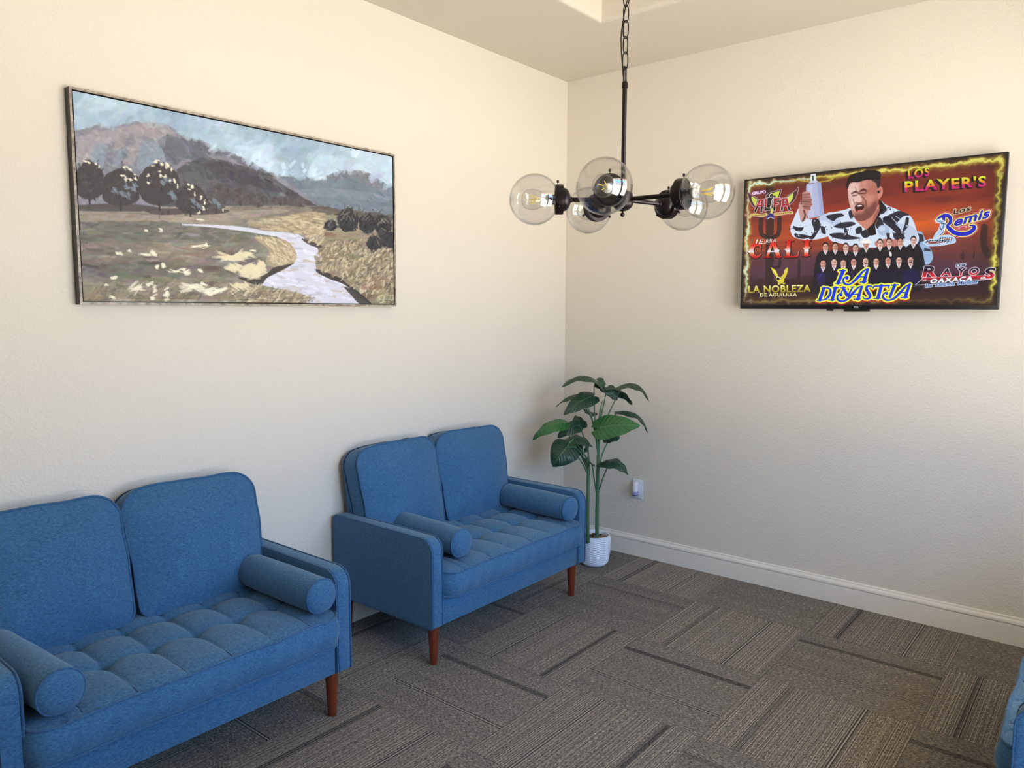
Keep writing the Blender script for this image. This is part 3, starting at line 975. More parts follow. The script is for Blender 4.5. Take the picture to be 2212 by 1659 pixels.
# ------------------------------------------------------------------ painted surfaces (colours laid on a dense mesh, vertex by vertex)
class Canvas:
    """a picture drawn in tracing coordinates and kept as colours on a W x H grid of vertices"""
    def __init__(s, w, h, quad, ss=2):
        s.w, s.h, s.ss = w, h, ss
        s.W, s.Hh = w * ss, h * ss
        A = []; b = []
        for (x, y), (u, v) in zip(quad, ((0, 0), (s.W, 0), (s.W, s.Hh), (0, s.Hh))):
            A.append([x, y, 1, 0, 0, 0, -u * x, -u * y]); b.append(u)
            A.append([0, 0, 0, x, y, 1, -v * x, -v * y]); b.append(v)
        m = np.linalg.solve(np.array(A, float), np.array(b, float))
        s.M = np.append(m, 1).reshape(3, 3); s.I = np.linalg.inv(s.M)
        U, V = np.meshgrid(np.arange(s.W) + .5, np.arange(s.Hh) + .5)
        d = s.I[2, 0] * U + s.I[2, 1] * V + s.I[2, 2]
        s.X = (s.I[0, 0] * U + s.I[0, 1] * V + s.I[0, 2]) / d
        s.Y = (s.I[1, 0] * U + s.I[1, 1] * V + s.I[1, 2]) / d
        s.U = U / s.W; s.V = V / s.Hh
        s.img = np.zeros((s.Hh, s.W, 3))
    def fwd(s, p):
        p = np.asarray(p, float); q = np.c_[p, np.ones(len(p))] @ s.M.T
        return q[:, :2] / q[:, 2:]
    def box(s, pts, pad=0):
        pts = np.asarray(pts, float)
        x0, y0 = pts.min(0) - pad; x1, y1 = pts.max(0) + pad
        q = s.fwd([(x0, y0), (x1, y0), (x1, y1), (x0, y1)])
        a, b = np.floor(q.min(0) - 1).astype(int), np.ceil(q.max(0) + 1).astype(int)
        return max(0, a[1]), min(s.Hh, b[1]), max(0, a[0]), min(s.W, b[0])
    def empty(s):
        return np.zeros((s.Hh, s.W), bool)
    def poly(s, pts, m=None):
        m = s.empty() if m is None else m
        pts = np.asarray(pts, float); y0, y1, x0, x1 = s.box(pts)
        if y1 <= y0 or x1 <= x0: return m
        X = s.X[y0:y1, x0:x1]; Y = s.Y[y0:y1, x0:x1]; ins = np.zeros(X.shape, bool)
        for (ax, ay), (bx, by) in zip(pts, np.roll(pts, -1, 0)):
            if ay == by: continue
            c = (ay > Y) != (by > Y)
            ins ^= c & (X < (bx - ax) * (Y - ay) / (by - ay) + ax)
        m[y0:y1, x0:x1] |= ins
        return m
    def smooth_poly(s, pts, m=None, n=6):
        return s.poly([tuple(p) for p in catmull(pts, n, True)], m)
    def ell(s, cx, cy, rx, ry, rot=0, m=None):
        m = s.empty() if m is None else m
        R = max(rx, ry); y0, y1, x0, x1 = s.box([(cx - R, cy - R), (cx + R, cy + R)])
        if y1 <= y0 or x1 <= x0: return m
        c, sn = math.cos(rot), math.sin(rot)
        dx = s.X[y0:y1, x0:x1] - cx; dy = s.Y[y0:y1, x0:x1] - cy
        m[y0:y1, x0:x1] |= ((dx * c + dy * sn) / rx) ** 2 + ((-dx * sn + dy * c) / ry) ** 2 < 1
        return m
    def stroke(s, pts, w, m=None, smooth=True, n=8):
        """round-ended line of (varying) width"""
        m = s.empty() if m is None else m
        ws = list(w) if hasattr(w, '__len__') else [w] * len(pts)
        P = [(*p, r / 2) for p, r in zip(pts, ws)]
        if smooth and len(P) > 2: P = catmull(P, n)
        P = np.array(P, float)
        for a, b in zip(P, P[1:]):
            r = max(a[2], b[2]); y0, y1, x0, x1 = s.box([a[:2], b[:2]], r)
            if y1 <= y0 or x1 <= x0: continue
            X = s.X[y0:y1, x0:x1] - a[0]; Y = s.Y[y0:y1, x0:x1] - a[1]
            d = b[:2] - a[:2]; L = d @ d + 1e-9
            t = np.clip((X * d[0] + Y * d[1]) / L, 0, 1)
            m[y0:y1, x0:x1] |= (X - t * d[0]) ** 2 + (Y - t * d[1]) ** 2 < (a[2] + (b[2] - a[2]) * t) ** 2
        return m
    def tris(s, T, m=None):
        m = s.empty() if m is None else m
        for t in T:
            y0, y1, x0, x1 = s.box(t)
            if y1 <= y0 or x1 <= x0: continue
            X = s.X[y0:y1, x0:x1]; Y = s.Y[y0:y1, x0:x1]
            (ax, ay), (bx, by), (cx, cy) = t
            e1 = (bx - ax) * (Y - ay) - (by - ay) * (X - ax); e2 = (cx - bx) * (Y - by) - (cy - by) * (X - bx); e3 = (ax - cx) * (Y - cy) - (ay - cy) * (X - cx)
            m[y0:y1, x0:x1] |= ((e1 >= 0) & (e2 >= 0) & (e3 >= 0)) | ((e1 <= 0) & (e2 <= 0) & (e3 <= 0))
        return m
    def fat(s, m, r):
        """mask grown by r grid cells"""
        ys, xs = np.nonzero(m)
        if len(ys) == 0: return m
        R = int(math.ceil(r)); y0, y1, x0, x1 = max(0, ys.min() - R - 1), min(s.Hh, ys.max() + R + 2), max(0, xs.min() - R - 1), min(s.W, xs.max() + R + 2)
        A = m[y0:y1, x0:x1].astype(np.int32); h, w = A.shape; out = np.zeros((h, w), bool)
        for dy in range(-R, R + 1):
            k = int(math.sqrt(max(0, r * r - dy * dy)))
            if r * r < dy * dy: continue
            cs = np.cumsum(np.pad(A, ((0, 0), (k + 1, k))), axis=1)
            D = (cs[:, 2 * k + 1:] - cs[:, :-2 * k - 1]) > 0
            if dy >= 0: out[dy:] |= D[:h - dy]
            else: out[:dy] |= D[-dy:]
        M2 = s.empty(); M2[y0:y1, x0:x1] = out
        return M2
    def shift(s, m, dx, dy):
        return np.roll(np.roll(m, dy, 0), dx, 1)
    def fill(s, m, col, a=1.0):
        if callable(col):
            c = col(s.X[m], s.Y[m])
        else:
            c = np.array(col, float)
        if hasattr(a, 'shape') and a.shape == m.shape: a = a[m][:, None]
        s.img[m] = s.img[m] * (1 - a) + c * a
    def blur(s, a, r):
        r = int(r)
        for _ in range(2):
            for ax in (0, 1):
                cs = np.cumsum(np.pad(a, [((r + 1, r) if k == ax else (0, 0)) for k in range(a.ndim)], mode='edge'), axis=ax)
                n = a.shape[ax]
                a = (np.take(cs, np.arange(n) + 2 * r + 1, ax) - np.take(cs, np.arange(n), ax)) / (2 * r + 1)
        return a
    def soften(s, m, r):
        """blend the colours inside a mask, as a soft airbrush would"""
        ys, xs = np.nonzero(m); y0, y1, x0, x1 = max(0, ys.min() - 20), ys.max() + 20, max(0, xs.min() - 20), xs.max() + 20
        b = s.blur(s.img[y0:y1, x0:x1] * m[y0:y1, x0:x1, None], r) / (s.blur(m[y0:y1, x0:x1, None].astype(float), r) + 1e-6)
        s.img[y0:y1, x0:x1] = np.where(m[y0:y1, x0:x1, None], b, s.img[y0:y1, x0:x1])
    def text(s, txt, bl, br, cap, bold=.02, m=None, xheight=False, space=1.0):
        """flat lettering: baseline bl->br (tracing coordinates), cap = offset of the capitals' top from the baseline"""
        cu = bpy.data.curves.new('lettering', 'FONT'); cu.body = txt; cu.size = 1.0; cu.offset = bold; cu.resolution_u = 3; cu.space_character = space
        ob = bpy.data.objects.new('lettering', cu); C.objects.link(ob)
        dg = bpy.context.evaluated_depsgraph_get(); dg.update()
        me = ob.evaluated_get(dg).to_mesh()
        n = len(me.vertices); co = np.zeros(n * 3); me.vertices.foreach_get('co', co); co = co.reshape(-1, 3)[:, :2].copy()
        me.calc_loop_triangles(); T = np.zeros(len(me.loop_triangles) * 3, int); me.loop_triangles.foreach_get('vertices', T)
        ob.evaluated_get(dg).to_mesh_clear(); bpy.data.objects.remove(ob); bpy.data.curves.remove(cu)
        x0, x1 = co[:, 0].min(), co[:, 0].max()
        ch = .727 if not xheight else .546
        bl = np.array(bl, float); br = np.array(br, float); cap = np.array(cap, float)
        Q = bl + (co[:, :1] - x0) / (x1 - x0) * (br - bl) + co[:, 1:2] / ch * cap
        return s.tris(Q[T].reshape(-1, 3, 2), m)
    def build(s, name, mat, org, ux, vx, parent):
        """org + u*ux + v*vx"""
        im = s.img.reshape(s.h, s.ss, s.w, s.ss, 3).mean((1, 3)).clip(0, 255) / 255
        linr = np.where(im <= .04045, im / 12.92, ((im + .055) / 1.055) ** 2.4)
        w, h = s.w, s.h
        # cell-centre vertices plus a border ring so the picture reaches its edges
        uu = np.concatenate([[0], (np.arange(w) + .5) / w, [1]]); vv = np.concatenate([[0], (np.arange(h) + .5) / h, [1]])
        linr = np.pad(linr, ((1, 1), (1, 1), (0, 0)), mode='edge'); w += 2; h += 2
        U, V = np.meshgrid(uu, vv)
        co = np.array(org)[None, None] + U[..., None] * np.array(ux) + V[..., None] * np.array(vx)
        me = bpy.data.meshes.new(name)
        me.vertices.add(w * h); me.vertices.foreach_set('co', co.reshape(-1))
        nf = (w - 1) * (h - 1)
        i, j = np.meshgrid(np.arange(w - 1), np.arange(h - 1)); a = (j * w + i).reshape(-1)
        idx = np.stack([a, a + w, a + w + 1, a + 1], 1).reshape(-1)
        me.loops.add(nf * 4); me.loops.foreach_set('vertex_index', idx.astype(np.int32))
        me.polygons.add(nf); me.polygons.foreach_set('loop_start', (np.arange(nf) * 4).astype(np.int32)); me.polygons.foreach_set('loop_total', np.full(nf, 4, np.int32))
        me.update(calc_edges=True)
        at_ = me.color_attributes.new('paint', 'FLOAT_COLOR', 'POINT')
        at_.data.foreach_set('color', np.concatenate([linr, np.ones((h, w, 1))], 2).reshape(-1).astype(np.float32))
        me.materials.append(mat)
        o = link(bpy.data.objects.new(name, me)); o.parent = parent
        return o

def vnoise(shape, cells, seed, octaves=4, stretch=(1, 1)):
    rs = np.random.RandomState(seed); out = np.zeros(shape); amp = 1; tot = 0
    for o in range(octaves):
        ny, nx = max(2, int(cells * stretch[0] * 2 ** o)), max(2, int(cells * stretch[1] * 2 ** o))
        g = rs.rand(ny + 1, nx + 1)
        y = np.linspace(0, ny - 1e-6, shape[0]); x = np.linspace(0, nx - 1e-6, shape[1])
        yi = y.astype(int); xi = x.astype(int); fy = (y - yi)[:, None]; fx = (x - xi)[None]
        fy = fy * fy * (3 - 2 * fy); fx = fx * fx * (3 - 2 * fx)
        out += amp * (g[yi][:, xi] * (1 - fy) * (1 - fx) + g[yi + 1][:, xi] * fy * (1 - fx) + g[yi][:, xi + 1] * (1 - fy) * fx + g[yi + 1][:, xi + 1] * fy * fx)
        tot += amp; amp *= .5
    return out / tot

# ---- the landscape
PA = np.array
def paint_landscape():
    c = Canvas(620, 312, [(103, 70), (2152, 500), (2152, 1463), (160, 1440)])
    sh = c.img.shape[:2]
    n1 = vnoise(sh, 4, 1, 4, (1, 2)); n2 = vnoise(sh, 9, 2, 3, (1, 2)); n3 = vnoise(sh, 30, 3, 2, (2, 1))
    def lerp(a, b, t): return PA(a, float) + (PA(b, float) - PA(a, float)) * t[..., None]
    t = np.clip((c.U - .1) * .6 + (n1 - .5) * 2.2 + .35, 0, 1)
    c.img = lerp((148, 170, 184), (196, 216, 226), t)
    all_ = np.ones(sh, bool)
    # far right range
    far = [(1380, 600), (1420, 625), (1500, 632), (1560, 645), (1640, 628), (1700, 640), (1750, 612), (1820, 590), (1880, 580), (1925, 592), (1965, 590), (2020, 615), (2070, 650), (2120, 682), (2160, 695), (2160, 880), (1500, 840)]
    m = c.poly(far); c.fill(m, lerp((122, 134, 144), (104, 114, 122), n2)[m])
    m = c.poly([(1700, 640), (1780, 612), (1880, 582), (1960, 592), (2050, 650), (2110, 720), (2000, 690), (1900, 640), (1800, 650)]); c.fill(m, (126, 124, 126), .6)
    m = c.poly([(1500, 720), (1700, 700), (1900, 720), (2160, 760), (2160, 800), (1800, 770), (1560, 760)]); c.fill(m, (140, 150, 156), .35)
    # big mountain
    big = [(110, 330), (180, 318), (240, 296), (290, 290), (400, 300), (440, 282), (500, 268), (560, 278), (620, 276), (690, 282), (740, 310), (790, 355), (840, 372), (910, 388), (970, 415), (1060, 460), (1110, 470), (1180, 500), (1250, 530), (1330, 590), (1410, 625), (1500, 680), (1580, 740), (1665, 815), (110, 850)]
    m = c.poly(big); c.fill(m, lerp((140, 138, 144), (120, 121, 129), n2)[m])
    m = c.poly([(125, 370), (300, 330), (440, 300), (380, 400), (300, 420), (240, 520), (120, 560)]) ; c.fill(m, (162, 155, 156), .8)
    for p in ([(440, 300), (560, 280), (690, 290), (770, 350), (700, 350), (640, 400), (560, 360), (500, 380)],
              [(390, 330), (470, 330), (430, 430), (360, 480), (370, 390)], [(520, 380), (560, 400), (510, 500), (480, 560), (420, 540), (470, 450)]):
        m = c.poly(p); c.fill(m, (160, 151, 150), .75)
    for p in ([(240, 430), (330, 420), (290, 580), (190, 600)], [(540, 400), (640, 400), (700, 480), (680, 580), (500, 590)], [(390, 470), (440, 440), (400, 560), (330, 580)]):
        m = c.poly(p); c.fill(m, (136, 150, 162), .75)
    for p in ([(700, 350), (790, 380), (850, 380), (1000, 440), (1100, 490), (1000, 480), (900, 520), (800, 510), (730, 450), (690, 430)],
              [(660, 420), (720, 440), (800, 520), (760, 560), (700, 520)]):
        m = c.poly(p); c.fill(m, (92, 94, 102), .75)
    m = c.poly([(1060, 465), (1240, 530), (1420, 640), (1300, 610), (1160, 540)]); c.fill(m, (96, 98, 108), .7)
    # nearer dark hill
    near = [(640, 640), (740, 600), (820, 545), (880, 520), (930, 500), (980, 512), (1060, 520), (1130, 545), (1200, 560), (1290, 590), (1350, 610), (1400, 650), (1470, 700), (1540, 745), (1600, 785), (1668, 820), (640, 850)]
    m = c.poly(near); c.fill(m, lerp((96, 96, 98), (74, 73, 78), np.clip(n2 * 1.6 - .3, 0, 1))[m])
    m = c.poly([(930, 540), (1060, 530), (1200, 590), (1340, 640), (1460, 730), (1380, 730), (1250, 690), (1100, 650), (960, 640)]); c.fill(m, (66, 64, 70), .65)
    m = c.poly([(640, 700), (780, 610), (900, 590), (960, 680), (900, 780), (700, 800)]); c.fill(m, (104, 104, 104), .55)
    # meadow
    gr = [(100, 812), (400, 815), (700, 825), (1000, 822), (1400, 818), (1660, 822), (1900, 850), (2160, 878), (2160, 1480), (100, 1480)]
    m = c.poly(gr); ground = m.copy()
    tt = np.clip((n1 - .5) * 2.4 + .5, 0, 1); c.fill(m, lerp((112, 108, 98), (152, 140, 122), tt)[m])
    for p, col, a in (([(110, 800), (640, 812), (900, 860), (560, 870), (110, 860)], (150, 138, 128), .7), ([(110, 862), (700, 880), (1200, 850), (1500, 850), (1200, 905), (800, 930), (120, 925)], (160, 146, 130), .75),
                      ([(120, 935), (600, 925), (1000, 950), (1400, 1010), (1250, 1060), (800, 1060), (130, 1050)], (108, 106, 95), .75), ([(130, 1060), (500, 1050), (900, 1080), (1200, 1100), (900, 1180), (140, 1180)], (132, 119, 102), .6),
                      ([(140, 1190), (700, 1180), (1000, 1230), (700, 1300), (150, 1300)], (102, 97, 88), .6), ([(150, 1320), (900, 1300), (1200, 1330), (1570, 1400), (1580, 1470), (150, 1470)], (140, 129, 106), .8),
                      ([(1230, 910), (1450, 890), (1690, 850), (1720, 930), (1690, 1010), (1560, 1000), (1330, 980), (1240, 950)], (170, 152, 122), .8),
                      ([(1690, 1000), (2160, 1000), (2160, 1480), (2000, 1460), (1840, 1330), (1680, 1270), (1660, 1180), (1690, 1110)], (150, 137, 112), .85), ([(1660, 822), (2160, 878), (2160, 910), (1700, 870)], (78, 72, 70), .7)):
        m = c.smooth_poly(p, n=4) & ground; c.fill(m, col, a)
    # brush work over everything so far: every stroke takes the tone beneath it
    rs = np.random.RandomState(11)
    def dab(x, y, L, w, ang, col, a, rough=.25):
        R = L + w; y0, y1, x0, x1 = c.box([(x - R, y - R), (x + R, y + R)])
        if y1 <= y0 or x1 <= x0: return
        dx = c.X[y0:y1, x0:x1] - x; dy = c.Y[y0:y1, x0:x1] - y
        p = dx * math.cos(ang) + dy * math.sin(ang); q = -dx * math.sin(ang) + dy * math.cos(ang)
        nz = rs.rand(12); br = nz[np.clip(((q / w + 1) * 6).astype(int), 0, 11)]
        k = (np.abs(q) < w * (1 - .25 * (p / L) ** 2)) & (np.abs(p) < L * (1 - rough * br))
        sub = c.img[y0:y1, x0:x1]
        al = (a * (.65 + .35 * br))[k][:, None]
        sub[k] = sub[k] * (1 - al) + (PA(col, float) * (1 + .05 * (br[k][:, None] - .5))) * al
    def tone(x, y):
        q = c.fwd([(x, y)])[0]; i = int(np.clip(q[1], 0, c.Hh - 1)); j = int(np.clip(q[0], 0, c.W - 1))
        return c.img[i, j].copy(), ground[i, j]
    for k in range(6500):
        x = rs.uniform(95, 2160); y = rs.uniform(60, 1470)
        col, g = tone(x, y)
        jit = rs.normal(0, 6, 1) + rs.normal(0, 2.5, 3)
        if g:
            s_ = .5 + (y - 800) / 700
            ang = rs.normal(.02, .10) if rs.rand() < .8 else rs.normal(-.35, .3)
            dab(x, y, rs.uniform(18, 60) * s_ + 8, rs.uniform(4, 10) * s_ + 1.5, ang, col + jit * 1.5, .75)
        else:
            sky = col[2] > 165
            ang = rs.normal(-.5, .6) if sky else rs.normal(.55, .5)
            dab(x, y, rs.uniform(15, 55) if sky else rs.uniform(10, 38), rs.uniform(8, 20) if sky else rs.uniform(4, 11), ang, col + jit * (1.0 if sky else 1.5), .6)
    for k in range(60):
        x = rs.uniform(900, 2130); y = 330 + (x - 100) * .19 + rs.uniform(-60, 130)
        if tone(x, y)[0][2] > 170: dab(x, y, rs.uniform(14, 46), rs.uniform(7, 18), rs.normal(-.6, .6), (212, 228, 235), .6)
    # the stream
    river = [(790, 938), (960, 942), (1120, 952), (1240, 968), (1330, 985), (1440, 992), (1540, 1006), (1575, 1030), (1600, 1060), (1660, 1090), (1670, 1120), (1640, 1150), (1650, 1200), (1655, 1250), (1720, 1290), (1800, 1310), (1850, 1345), (1920, 1395), (2000, 1465), (1590, 1465), (1580, 1400), (1500, 1378), (1400, 1362), (1285, 1335), (1340, 1290), (1440, 1240), (1510, 1195), (1530, 1150), (1510, 1100), (1470, 1055), (1400, 1022), (1300, 1006), (1180, 985), (980, 960), (800, 948)]
    m = c.poly(river); rv = m; c.fill(m, (206, 206, 214))
    for k in range(260):
        x = rs.uniform(1280, 2000); y = rs.uniform(990, 1470); q = c.fwd([(x, y)])[0]; i, j = int(np.clip(q[1], 0, c.Hh - 1)), int(np.clip(q[0], 0, c.W - 1))
        if rv[i, j]: dab(x, y, rs.uniform(14, 50), rs.uniform(4, 10), rs.normal(.12, .15), (224, 224, 232) if rs.rand() < .5 else ((182, 181, 190) if rs.rand() < .75 else (192, 174, 156)), .75)
    m = c.poly([(1330, 1380), (1500, 1340), (1560, 1360), (1560, 1400), (1400, 1370)]); c.fill(m & rv, (190, 180, 172), .5)
    # grassy banks
    for p, col in (([(1260, 1022), (1400, 1028), (1480, 1062), (1522, 1120), (1524, 1170), (1470, 1215), (1390, 1225), (1330, 1190), (1350, 1110), (1290, 1060)], (170, 152, 122)),
                   ([(1150, 1290), (1240, 1330), (1300, 1335), (1340, 1290), (1440, 1240), (1512, 1196), (1470, 1205), (1380, 1225), (1340, 1260), (1250, 1290)], (62, 54, 48)),
                   ([(1655, 1235), (1720, 1258), (1800, 1290), (1850, 1330), (1920, 1380), (2010, 1462), (1990, 1462), (1900, 1390), (1830, 1335), (1740, 1300), (1660, 1258)], (58, 52, 50)),
                   ([(1560, 1035), (1620, 1050), (1690, 1080), (1670, 1096), (1600, 1070)], (70, 62, 56)), ([(1830, 1350), (1900, 1380), (1960, 1430), (2000, 1462), (1930, 1462), (1880, 1410)], (66, 62, 58))):
        m = c.smooth_poly(p, n=4); c.fill(m, col, .92)
    gold = [(206, 190, 152), (188, 168, 130), (218, 203, 168), (160, 144, 114)]
    def scatter(p, n, L, w, ang, cols, spread=.35, a=.8):
        mm = c.smooth_poly(p, n=4); ys, xs = np.nonzero(mm)
        for k in range(n):
            i = rs.randint(len(ys)); x, y = c.X[ys[i], xs[i]], c.Y[ys[i], xs[i]]
            dab(x, y, rs.uniform(*L), rs.uniform(*w), rs.normal(ang, spread), cols[rs.randint(len(cols))], a)
    scatter([(1270, 1030), (1400, 1035), (1470, 1068), (1515, 1120), (1515, 1170), (1440, 1205), (1360, 1190), (1360, 1100)], 220, (8, 26), (2, 5), .75, gold)
    scatter([(1690, 1100), (1800, 1050), (2150, 1080), (2150, 1450), (2040, 1450), (1850, 1320), (1690, 1250), (1670, 1180)], 520, (8, 28), (2.5, 6), -.9, gold + [(118, 104, 80), (96, 88, 74), (132, 116, 88)], .5)
    scatter([(1240, 920), (1450, 895), (1700, 870), (1700, 1000), (1560, 1000), (1340, 975)], 200, (14, 40), (3, 7), .12, gold + [(128, 112, 92)], .2, .6)
    scatter([(1590, 1000), (1700, 950), (1700, 1060), (1640, 1080)], 90, (8, 22), (2, 5), -.7, gold, .4)
    scatter([(1100, 1330), (1300, 1350), (1560, 1400), (1560, 1450), (1150, 1450)], 200, (12, 34), (2.5, 6), -.55, gold + [(120, 106, 84)], .4)
    scatter([(200, 1320), (1000, 1310), (1500, 1390), (1550, 1455), (180, 1450)], 260, (10, 34), (3, 7), -.5, [(150, 134, 104), (110, 100, 82), (168, 150, 116), (96, 90, 80)], .5, .6)
    cream = (238, 230, 200)
    def cl(x, y, L, w, ang=0, n=5, col=cream):
        for k in range(n):
            dab(x + rs.normal(0, L * .3), y + rs.normal(0, w * .45), L * rs.uniform(.35, .8), w * rs.uniform(.25, .6), ang + rs.normal(0, .25), col, .95, .5)
    for a_ in ((385, 1130, 26, 16, .4), (455, 1115, 15, 8), (560, 1140, 45, 8, .1), (606, 1130, 24, 20, -.4), (565, 984, 20, 12), (660, 976, 18, 12, .5), (905, 910, 36, 5), (905, 1085, 62, 9, -.12), (945, 1076, 16, 14),
               (632, 1216, 18, 20, .9), (668, 1206, 16, 18, .7), (750, 1250, 58, 8, .08), (815, 1252, 40, 20, -.1), (910, 1246, 34, 12, .5), (360, 1290, 34, 14), (308, 1335, 16, 9), (520, 1355, 84, 15, -.35), (580, 1330, 26, 14),
               (618, 1382, 14, 30, .9), (690, 1392, 22, 34, 1.1), (850, 1350, 86, 24, -.1), (925, 1332, 30, 14, .6), (1010, 1380, 84, 24, -.25), (965, 1395, 40, 20), (600, 1420, 26, 16), (345, 1420, 24, 12, .6), (1250, 1112, 26, 6, .4)):
        cl(*a_, n=7)
    for a_ in ((1100, 1160, 105, 16, .0), (1190, 1140, 70, 16, -.15), (1250, 1240, 80, 46, -.4), (1120, 1225, 70, 18, .4), (1300, 1205, 40, 20, .6), (1160, 1345, 70, 14, .3)):
        cl(*a_, n=16, col=(224, 211, 172))
    # trees
    def tree(cx, cy, rx, ry, col, trunk=True):
        m = c.empty()
        for k in range(16):
            a = k / 16 * 2 * PI
            c.ell(cx + math.cos(a) * rx * .62, cy + math.sin(a) * ry * .62, rx * rs.uniform(.32, .48), ry * rs.uniform(.32, .46), 0, m)
        c.ell(cx, cy, rx * .8, ry * .8, 0, m)
        if trunk: c.ell(cx, cy + ry * .5, rx * .95, ry * .48, 0, m)
        c.fill(m, col)
        for k in range(46):
            a = rs.uniform(0, 2 * PI); q = rs.uniform(.72, 1.06)
            dab(cx + math.cos(a) * rx * q, cy + math.sin(a) * ry * q, rs.uniform(7, 16), rs.uniform(4, 8), rs.uniform(0, 3), PA(col) + rs.normal(2, 6), .85)
        for k in range(60):
            dab(cx + rs.normal(0, rx * .45), cy + rs.normal(0, ry * .45), rs.uniform(8, 22), rs.uniform(3, 8), rs.uniform(0, 3), PA(col) + rs.normal(4, 11) + rs.normal(0, 3, 3), .6)
        if trunk:
            m = c.stroke([(cx - 2, cy + ry * .8), (cx, cy + ry * 1.22)], (18, 12)); c.fill(m, PA(col) * .9)
    for p in ([(110, 820), (400, 805), (640, 830), (560, 855), (130, 852)], [(560, 845), (800, 840), (840, 870), (640, 880)], [(840, 850), (1080, 845), (1060, 870), (860, 880)]):
        m = c.smooth_poly(p); c.fill(m, (70, 63, 62), .8)
    for T in ((205, 655, 92, 124), (405, 700, 126, 122), (652, 680, 126, 140), (850, 775, 92, 92), (1045, 735, 62, 58), (1170, 758, 52, 48), (1288, 782, 62, 36), (1015, 800, 56, 56), (920, 800, 40, 60), (1430, 790, 60, 20), (1560, 800, 60, 20)):
        tree(*T, (66, 61, 61) if T[0] < 1000 else (82, 76, 74))
    for T in ((1862, 915, 66, 78), (1985, 935, 52, 66), (2085, 945, 52, 62), (1748, 950, 34, 30), (2030, 1066, 44, 42), (2090, 1036, 44, 44), (2140, 1045, 36, 50)):
        tree(*T, (50, 50, 52), False)
    for q in ((180, 528, 20, 10, .5), (205, 540, 18, 9, .6), (245, 548, 14, 9, .5), (265, 572, 8, 14), (430, 574, 24, 9, .2), (465, 584, 18, 10, .6), (412, 622, 18, 9), (438, 642, 20, 14, .7), (468, 650, 16, 12), (500, 642, 10, 18, -.3), (492, 618, 12, 8),
              (632, 535, 22, 12, .3), (668, 546, 22, 12, .4), (705, 560, 22, 16, .6), (728, 582, 10, 14), (690, 632, 20, 9, .3), (722, 655, 10, 14), (750, 664, 12, 22, -.2), (768, 692, 6, 16), (578, 620, 14, 9), (660, 622, 14, 10), (580, 668, 10, 10),
              (838, 684, 14, 12), (862, 702, 14, 18, .7), (846, 716, 14, 8), (880, 748, 8, 14), (920, 768, 10, 20, .4), (940, 800, 6, 20), (932, 836, 10, 16), (904, 862, 14, 10), (1058, 848, 6, 12), (610, 560, 14, 8), (655, 600, 16, 8)):
        cl(*q, n=5, col=(236, 229, 200))
    for q in ((365, 722), (410, 742), (445, 696), (485, 715), (455, 752), (495, 688), (730, 740), (745, 760), (675, 670), (700, 650), (860, 790), (900, 820), (1000, 790), (1030, 812)):
        for k in range(7): dab(q[0] + rs.normal(0, 9), q[1] + rs.normal(0, 9), 18, 5, rs.normal(.9, .3), (118, 132, 140), .75)
    for q in ((1850, 860, -.9), (1830, 890, -.9), (1880, 880, .9), (1975, 890, -.9), (2075, 905, -.8), (2110, 920, .8), (1745, 935, -.6), (2060, 1010, .8)):
        for k in range(9): dab(q[0] + rs.normal(0, 16), q[1] + rs.normal(0, 22), 22, 4, q[2] + rs.normal(0, .4), (150, 140, 120) if k % 2 else (84, 82, 80), .6)
    return c
fp = thing('framed_painting', 'wide framed landscape painting of a stream and grey mountains on the left wall', 'painting', (-2.300, 0, 1.9665))
# frame outer 1.506 x .757; shadow-gap frame: dark sides, worn silver face
FW, FH, FD = .7545, .3790, .040
def frame_mat():
    t = NT('worn_silver_frame')
    o = t.obj(); y = t.sep(o)[1]
    n = t.noise(t.vscale(o, (1, 1, 1)), 26, 4, .65)
    face = t.mix(t.ramp(n, .35, .7), lin((112, 100, 90)), lin((196, 184, 168)))
    t.set(color=t.mix(t.ramp(y, -.0385, -.036, 0, 1), face, lin((36, 31, 30))), rough=.42, metal=0.0, spec=.5)
    return t.m
mb = MB(); w = .0085
mb.box((-FW, -FD, -FH), (FW, -.001, -FH + w)); mb.box((-FW, -FD, FH - w), (FW, -.001, FH)); mb.box((-FW, -FD, -FH + w), (-FW + w, -.001, FH - w)); mb.box((FW - w, -FD, -FH + w), (FW, -.001, FH - w))
mb.build('frame', frame_mat(), fp, smooth=False)
mb = MB().box((-FW + w, -.012, -FH + w), (FW - w, -.002, FH - w)); mb.build('backing_board', M['black'], fp, smooth=False)
g = .0045; cw, chh = FW - w - g, FH - w - g
M['canvas'] = vcol_mat('oil_paint', .55, gain=PAINT_GAIN)
cv = paint_landscape().build('canvas', M['canvas'], (-cw, -.036, chh), (2 * cw, 0, 0), (0, 0, -2 * chh), fp)
mb = MB(); mb.box((-cw, -.0355, -chh), (cw, -.004, chh)); mb.build('canvas_stretcher', M['black'], fp, smooth=False)

